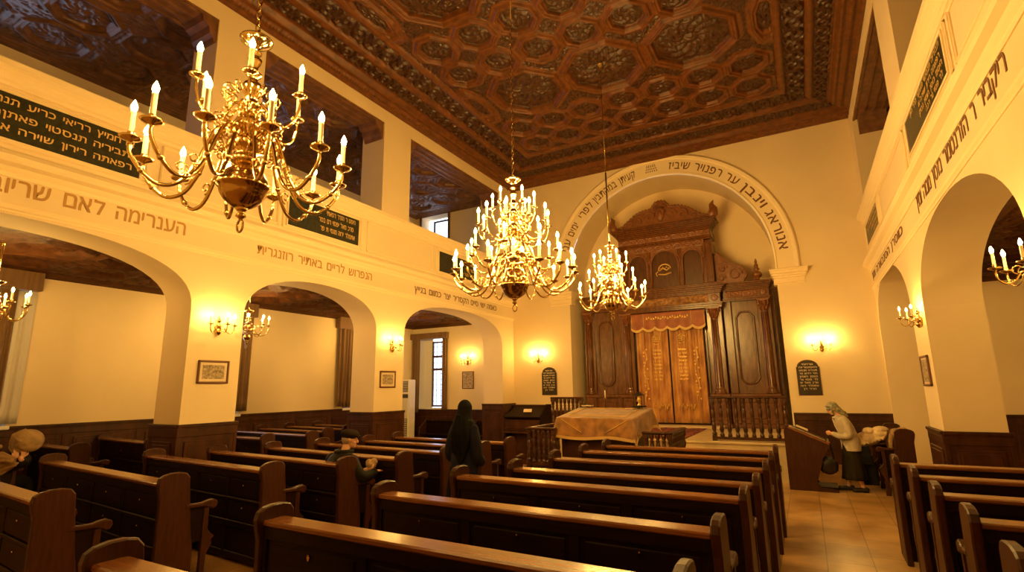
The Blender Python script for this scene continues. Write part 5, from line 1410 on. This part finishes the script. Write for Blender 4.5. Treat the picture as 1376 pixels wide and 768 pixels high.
hs = remesh(h, 'headscarf', 'scarf', .008, wa, 2)
hr = MB(); hr.tube([(-.06, .062, .075), (-.03, .083, .088), (.03, .083, .088), (.06, .062, .075)], .014, 6, X=Xh); hr.build('hair', 'hair', wa)
# bag hanging from her near arm
bg_ = thing('shoulder_bag', 'large black bag hanging in front of the woman in the headscarf', 'bag', (.22, 12.02, .30), math.radians(8))
s_ = MB(); s_.ball((0, 0, .17), (.17, .09, .17), 18, 12); s_.box(-.15, -.07, .04, .15, .07, .28, .04); remesh(s_, 'pouch', 'leather', .01, bg_, 3)
MB().tube([(-.10, 0, .28), (-.04, .03, .52), (.06, .08, .72), (.09, .05, .50), (.11, 0, .28)], .016, 7).build('strap', 'leather', bg_)
# coats on the sideways pew
ct = thing('shearling_coat', 'cream shearling coat heaped on the arm of the sideways pew', 'coat', (.98, 12.35, .86), 0)
rr = random.Random(9); s_ = MB()
for (x, y, z, a, b_, c_) in ((-.05, 0, .10, .20, .22, .13), (.05, .05, .16, .19, .2, .12), (.14, .0, .20, .14, .2, .11), (-.18, -.03, .03, .13, .16, .12), (-.02, -.05, .24, .11, .12, .07), (.17, -.06, .28, .13, .12, .06), (-.26, -.04, -.03, .08, .12, .10)): s_.ball((x, y, z), (a, b_, c_), 16, 10)
for i in range(7): s_.tube([(-.2 + i * .06, -.18, -.02 + .02 * i), (-.12 + i * .06, -.14, .10 + .02 * i), (-.04 + i * .05, -.05, .24)], [.03, .025, .02], 7)
remesh(s_, 'cloth', 'shearling', .010, ct, 3)
s_ = MB()
for i in range(6): s_.tube([(-.28 + i * .045, -.10 + .01 * i, -.02), (-.24 + i * .04, -.13, -.18), (-.25 + i * .05, -.12, -.34)], [.04, .045, .03], 7)
cb = thing('black_coat', 'black coat hanging down behind the woman, below the cream coat', 'coat', (.94, 12.25, .84), 0)
for i in range(6): s_.tube([(-.22 + i * .05, .0, -.30), (-.22 + i * .05, .02, -.55), (-.20 + i * .05, .0, -.72)], [.04, .05, .03], 7)
remesh(s_, 'cloth', 'black', .012, cb, 3)
cb2 = thing('brown_coat', 'brown coat folded over the back of the sideways pew', 'coat', (1.40, 12.35, .98), 0); s_ = MB()
s_.ball((0, 0, .02), (.16, .30, .16), 16, 10); s_.ball((.10, .05, .08), (.12, .26, .12), 14, 10)
for i in range(6): s_.tube([(-.10, -.26 + i * .1, .08), (-.14, -.24 + i * .1, -.05), (-.13, -.25 + i * .1, -.20)], [.04, .04, .03], 7)
remesh(s_, 'cloth', 'tan', .012, cb2, 3)

# --- veiled woman seen from behind
wb = thing('person', 'person in a long black veil and charcoal-blue coat standing with back to camera', 'person', (-4.12, 6.05, 0), math.radians(-6)); wb.scale = (.87, .90, 1)
b = MB()
for sx in (-1, 1):
    limb(b, [(sx * .09, 0, .95), (sx * .10, .02, .50), (sx * .09, -.02, .09)], [.09, .06, .04]); limb(b, [(sx * .09, -.04, .045), (sx * .10, .13, .03)], [.036, .032])
b.loft([(0, 0, .90, .15, .11), (0, 0, 1.0, .17, .12), (0, 0, 1.15, .14, .10), (0, 0, 1.32, .16, .11), (0, .0, 1.46, .175, .10), (0, .0, 1.53, .10, .07)], 20); limb(b, [(0, 0, 1.50), (0, .02, 1.62)], [.055, .05])
for sx in (-1, 1):
    limb(b, [(sx * .18, 0, 1.46), (sx * .225, -.01, 1.28), (sx * .24, .0, 1.15), (sx * .20, .14, 1.08), (sx * .13, .25, 1.08)], [.052, .045, .038, .032, .025]); hand(b, (sx * .12, .26, 1.08), (-sx * .5, .8, 0), (0, -.2, -1), (-sx * .8, -.5, .2), .7)
Xh = head(b, (0, .03, 1.71), 0, .1); remesh(b, 'body', 'skin', .007, wb, 3); face_bits(Xh, wb)
c = MB(); c.loft([(0, -.0, .20, .33, .24), (0, 0, .5, .30, .215), (0, 0, .85, .25, .18), (0, 0, 1.05, .225, .165), (0, 0, 1.25, .215, .155), (0, 0, 1.42, .225, .14), (0, 0, 1.50, .17, .11), (0, .01, 1.56, .09, .08)], 28)
for sx in (-1, 1): limb(c, [(sx * .185, 0, 1.45), (sx * .25, -.02, 1.28), (sx * .275, -.01, 1.12), (sx * .235, .12, 1.05), (sx * .17, .20, 1.06)], [.085, .085, .082, .072, .060])
for i in range(9):
    a = -PI / 2 + (i - 4) * .33; c.tube([(.21 * math.cos(a), .15 * math.sin(a), 1.1), (.27 * math.cos(a), .20 * math.sin(a), .7), (.335 * math.cos(a), .245 * math.sin(a), .22)], [.01, .022, .028], 7)
remesh(c, 'coat', 'navy', .010, wb, 3)
v = MB(); v.ball((0, -.02, .03), (.108, .122, .115), 22, 16, X=Xh)
v.loft([(0, .03, 1.44, .15, .12), (0, .0, 1.50, .17, .14), (0, -.01, 1.60, .125, .125), (0, -.0, 1.72, .108, .115)], 24)
v.loft([(.07, -.17, 1.02, .015, .012), (.065, -.165, 1.08, .07, .03), (.04, -.15, 1.18, .13, .045), (.02, -.13, 1.32, .19, .06), (0, -.10, 1.44, .20, .08), (0, -.07, 1.58, .14, .09), (0, -.03, 1.70, .10, .09)], 24)
v.loft([(.17, .0, 1.22, .03, .06), (.17, .0, 1.34, .06, .10), (.12, .0, 1.46, .10, .12), (.05, .0, 1.58, .11, .12)], 20)
v.loft([(-.18, .0, 1.30, .03, .06), (-.16, .0, 1.40, .06, .10), (-.10, .0, 1.50, .10, .12), (-.04, .0, 1.60, .11, .12)], 20)
for i in range(5): v.tube([(-.02 + .02 * i, -.145, 1.66), (-.08 + .045 * i, -.19, 1.42), (-.06 + .045 * i, -.20, 1.16)], [.012, .018, .010], 7)
remesh(v, 'veil', 'hijab', .009, wb, 3)
for sx in (-1, 1):
    s_ = MB(); limb(s_, [(sx * .09, -.06, .05), (sx * .10, .05, .042), (sx * .10, .15, .036)], [.046, .046, .038]); remesh(s_, 'shoe', 'leather', .008, wb, 2)

# --- seated man in a cap, seen from behind
ma = thing('person', 'person in dark flat cap and jacket seated alone in the left block, face turned right', 'person', (-5.53, 5.17, 0), math.radians(-5))
b = MB()
for sx in (-1, 1):
    limb(b, [(sx * .10, .06, .57), (sx * .13, .30, .56), (sx * .13, .44, .53), (sx * .13, .46, .3), (sx * .13, .44, .09)], [.095, .08, .065, .055, .04]); limb(b, [(sx * .13, .42, .045), (sx * .14, .60, .03)], [.036, .032])
b.loft([(0, .05, .50, .17, .13), (0, .03, .62, .165, .12), (0, .01, .80, .15, .11), (0, .03, .98, .18, .12), (0, .06, 1.10, .20, .105), (0, .07, 1.17, .12, .08)], 20); limb(b, [(0, .08, 1.14), (0, .12, 1.26)], [.06, .056])
limb(b, [(.20, .06, 1.09), (.27, .08, .97), (.30, .16, .90), (.28, .32, .91), (.25, .42, .92)], [.058, .05, .042, .036, .028]); hand(b, (.25, .43, .92), (-.1, 1, -.1), (0, -.15, -1), (-1, -.1, 0), .8, 1.05)
limb(b, [(-.20, .06, 1.09), (-.25, .12, .92), (-.20, .25, .82), (-.05, .36, .86), (.08, .40, .93)], [.058, .05, .042, .036, .028]); hand(b, (.09, .405, .94), (1, .2, .25), (0, -.9, -.3), (0, .2, 1), .8, 1.05)
Xh = head(b, (.02, .15, 1.345), -.75, .12, 1.02); remesh(b, 'body', 'skin', .007, ma, 3); face_bits(Xh, ma)
c = MB(); c.loft([(0, .05, .48, .22, .17), (0, .04, .62, .215, .165), (0, .02, .80, .21, .155), (0, .02, .95, .225, .155), (0, .03, 1.07, .235, .14), (0, .05, 1.14, .19, .12), (0, .07, 1.20, .11, .095)], 28)
limb(c, [(.20, .05, 1.08), (.28, .06, .97), (.315, .13, .89), (.30, .27, .89), (.275, .37, .91)], [.095, .088, .080, .068, .055]); limb(c, [(-.20, .05, 1.08), (-.27, .10, .93), (-.23, .22, .82), (-.10, .33, .84), (.02, .38, .90)], [.095, .088, .080, .066, .055])
c.tube([(.11 * math.cos(a), .08 + .10 * math.sin(a), 1.20) for a in [2 * PI * i / 16 for i in range(16)]], .030, 8, closed=True)
for (x0, z0, x1, z1) in ((-.12, 1.08, -.05, .7), (.02, 1.10, .06, .66), (.13, 1.05, .16, .72)): c.tube([(x0, -.10, z0), ((x0 + x1) / 2, -.145, (z0 + z1) / 2), (x1, -.125, z1)], [.01, .016, .01], 6)
remesh(c, 'jacket', 'coat', .009, ma, 3)
tr = MB()
for sx in (-1, 1): limb(tr, [(sx * .10, .06, .57), (sx * .13, .30, .56), (sx * .13, .45, .53), (sx * .13, .47, .3), (sx * .13, .45, .10)], [.11, .095, .085, .075, .065])
remesh(tr, 'trousers', 'black', .012, ma, 2)
for sx in (-1, 1): s_ = MB(); limb(s_, [(sx * .13, .40, .05), (sx * .135, .52, .042), (sx * .14, .64, .036)], [.048, .046, .038]); remesh(s_, 'shoe', 'leather', .009, ma, 2)
cp_ = MB(); cp_.ball((0, -.010, .075), (.100, .122, .060), 22, 12, X=Xh); cp_.ball((0, -.012, .045), (.088, .108, .055), 20, 12, X=Xh); cp_.ball((0, .085, .055), (.070, .055, .012), 16, 8, X=Xh); remesh(cp_, 'flat_cap', 'cap', .007, ma, 2)
hr = MB(); hr.ball((0, -.035, .0), (.080, .072, .075), 16, 12, X=Xh); remesh(hr, 'hair', 'hair', .008, ma, 1)
sn = tag(remesh(MB().ball((0, 0, 0), (.085, .06, .065), 14, 10).ball((.03, .02, .04), (.06, .05, .05), 12, 8).ball((-.04, 0, .03), (.05, .05, .05), 12, 8), 'knitted_bundle', 'beige', .008, None, 2), 'small beige bundle held in the lap of the man in the cap', 'bundle'); sn.location = (-5.37, 5.61, .985)

# --- person bowed over the aisle pew at the left edge
pc = thing('person', 'person bowed forward under a big beige headcloth at the left picture edge', 'person', (-12.00, 3.76, 0), math.radians(-6))
b = MB()
for sx in (-1, 1):
    limb(b, [(sx * .10, .0, .56), (sx * .12, .24, .56), (sx * .12, .38, .53), (sx * .12, .40, .3), (sx * .12, .38, .09)], [.095, .08, .065, .055, .04]); limb(b, [(sx * .12, .36, .045), (sx * .13, .50, .03)], [.036, .032])
b.loft([(0, -.03, .50, .17, .13), (0, .0, .62, .165, .13), (.10, .06, .80, .16, .13), (.20, .13, .95, .17, .13), (.30, .18, 1.05, .16, .10), (.34, .20, 1.10, .08, .08)], 20); limb(b, [(.33, .20, 1.07), (.44, .25, 1.14)], [.06, .055])
for sx in (-1, 1):
    limb(b, [(.30 + sx * .15, .16, 1.02), (.36 + sx * .20, .20, .95), (.50 + sx * .12, .18, .92), (.64 + sx * .04, .14, .96), (.68, .12, 1.0)], [.055, .048, .04, .034, .028]); hand(b, (.67 + .02 * sx, .12 + .04 * sx, 1.0), (-.2, -.1, 1), (-1, .2, 0), (0, sx, .2), .7)
Xh = head(b, (.54, .24, 1.20), -1.2, 1.0, 1.0); remesh(b, 'body', 'skin', .007, pc, 3); face_bits(Xh, pc)
c = MB(); c.loft([(0, -.03, .48, .24, .19), (0, .0, .62, .23, .18), (.10, .05, .80, .22, .18), (.20, .12, .95, .23, .17), (.30, .17, 1.05, .20, .14), (.35, .20, 1.11, .10, .10)], 24)
for sx in (-1, 1): limb(c, [(.30 + sx * .15, .16, 1.02), (.36 + sx * .20, .20, .94), (.48 + sx * .13, .18, .91), (.58 + sx * .06, .15, .93)], [.10, .095, .085, .07])
remesh(c, 'coat', 'coat', .011, pc, 3)
c = MB()
for i in range(10):
    a = i * .62; y = -.07 - .055 * math.sin(a) - .02 * (i % 3); z = 1.08 - .030 * i + .02 * math.sin(i * 2.1); e = .70 - .012 * i * (i % 2)
    c.tube([(-.14, y + .08, z + .06), (.06, y, z + .05), (.26, y - .05, z), (.46, y, z - .03 + .02 * math.cos(i * 1.7)), (e, y + .14, z * .4 + .56)], [.045, .040, .034 + .010 * (i % 2), .036, .018], 8)
c.ball((.60, .02, .96), (.10, .08, .07), 14, 10)
remesh(c, 'shawl', 'tan', .011, pc, 2)
c = MB(); Xd = Matrix.Translation((.52, .22, 1.25)) @ Matrix.Rotation(math.radians(14), 4, 'Y')
c.ball((.02, 0, .02), (.25, .20, .165), 28, 18, X=Xd); c.ball((-.12, -.02, -.04), (.16, .17, .13), 20, 14, X=Xd); c.ball((.10, .0, -.03), (.17, .17, .12), 20, 14, X=Xd)
for i in range(7): c.tube([(-.16 + .05 * i, -.19, -.10 + .01 * i), (-.14 + .055 * i, -.17, .07), (-.06 + .035 * i, -.05, .19 - .004 * i * i)], [.016, .030, .012], 6, X=Xd)
c.tube([(-.24, -.04, .02), (-.33, -.08, -.03), (-.40, -.10, -.10)], [.10, .07, .03], 10, X=Xd); c.ball((.0, -.10, -.09), (.19, .10, .09), 18, 12, X=Xd)
c.tube([(-.20, -.10, -.06), (-.12, -.18, -.13), (.02, -.17, -.15), (.14, -.15, -.12)], .030, 8, X=Xd)
remesh(c, 'headcloth', 'beige', .010, pc, 2)
tr = MB()
for sx in (-1, 1): limb(tr, [(sx * .10, .0, .56), (sx * .12, .24, .56), (sx * .12, .38, .53), (sx * .12, .40, .3), (sx * .12, .38, .10)], [.11, .095, .085, .075, .065])
remesh(tr, 'trousers', 'black', .012, pc, 2)
for sx in (-1, 1): s_ = MB(); limb(s_, [(sx * .12, .34, .05), (sx * .13, .54, .036)], [.048, .038]); remesh(s_, 'shoe', 'leather', .009, pc, 2)
#@@PART4
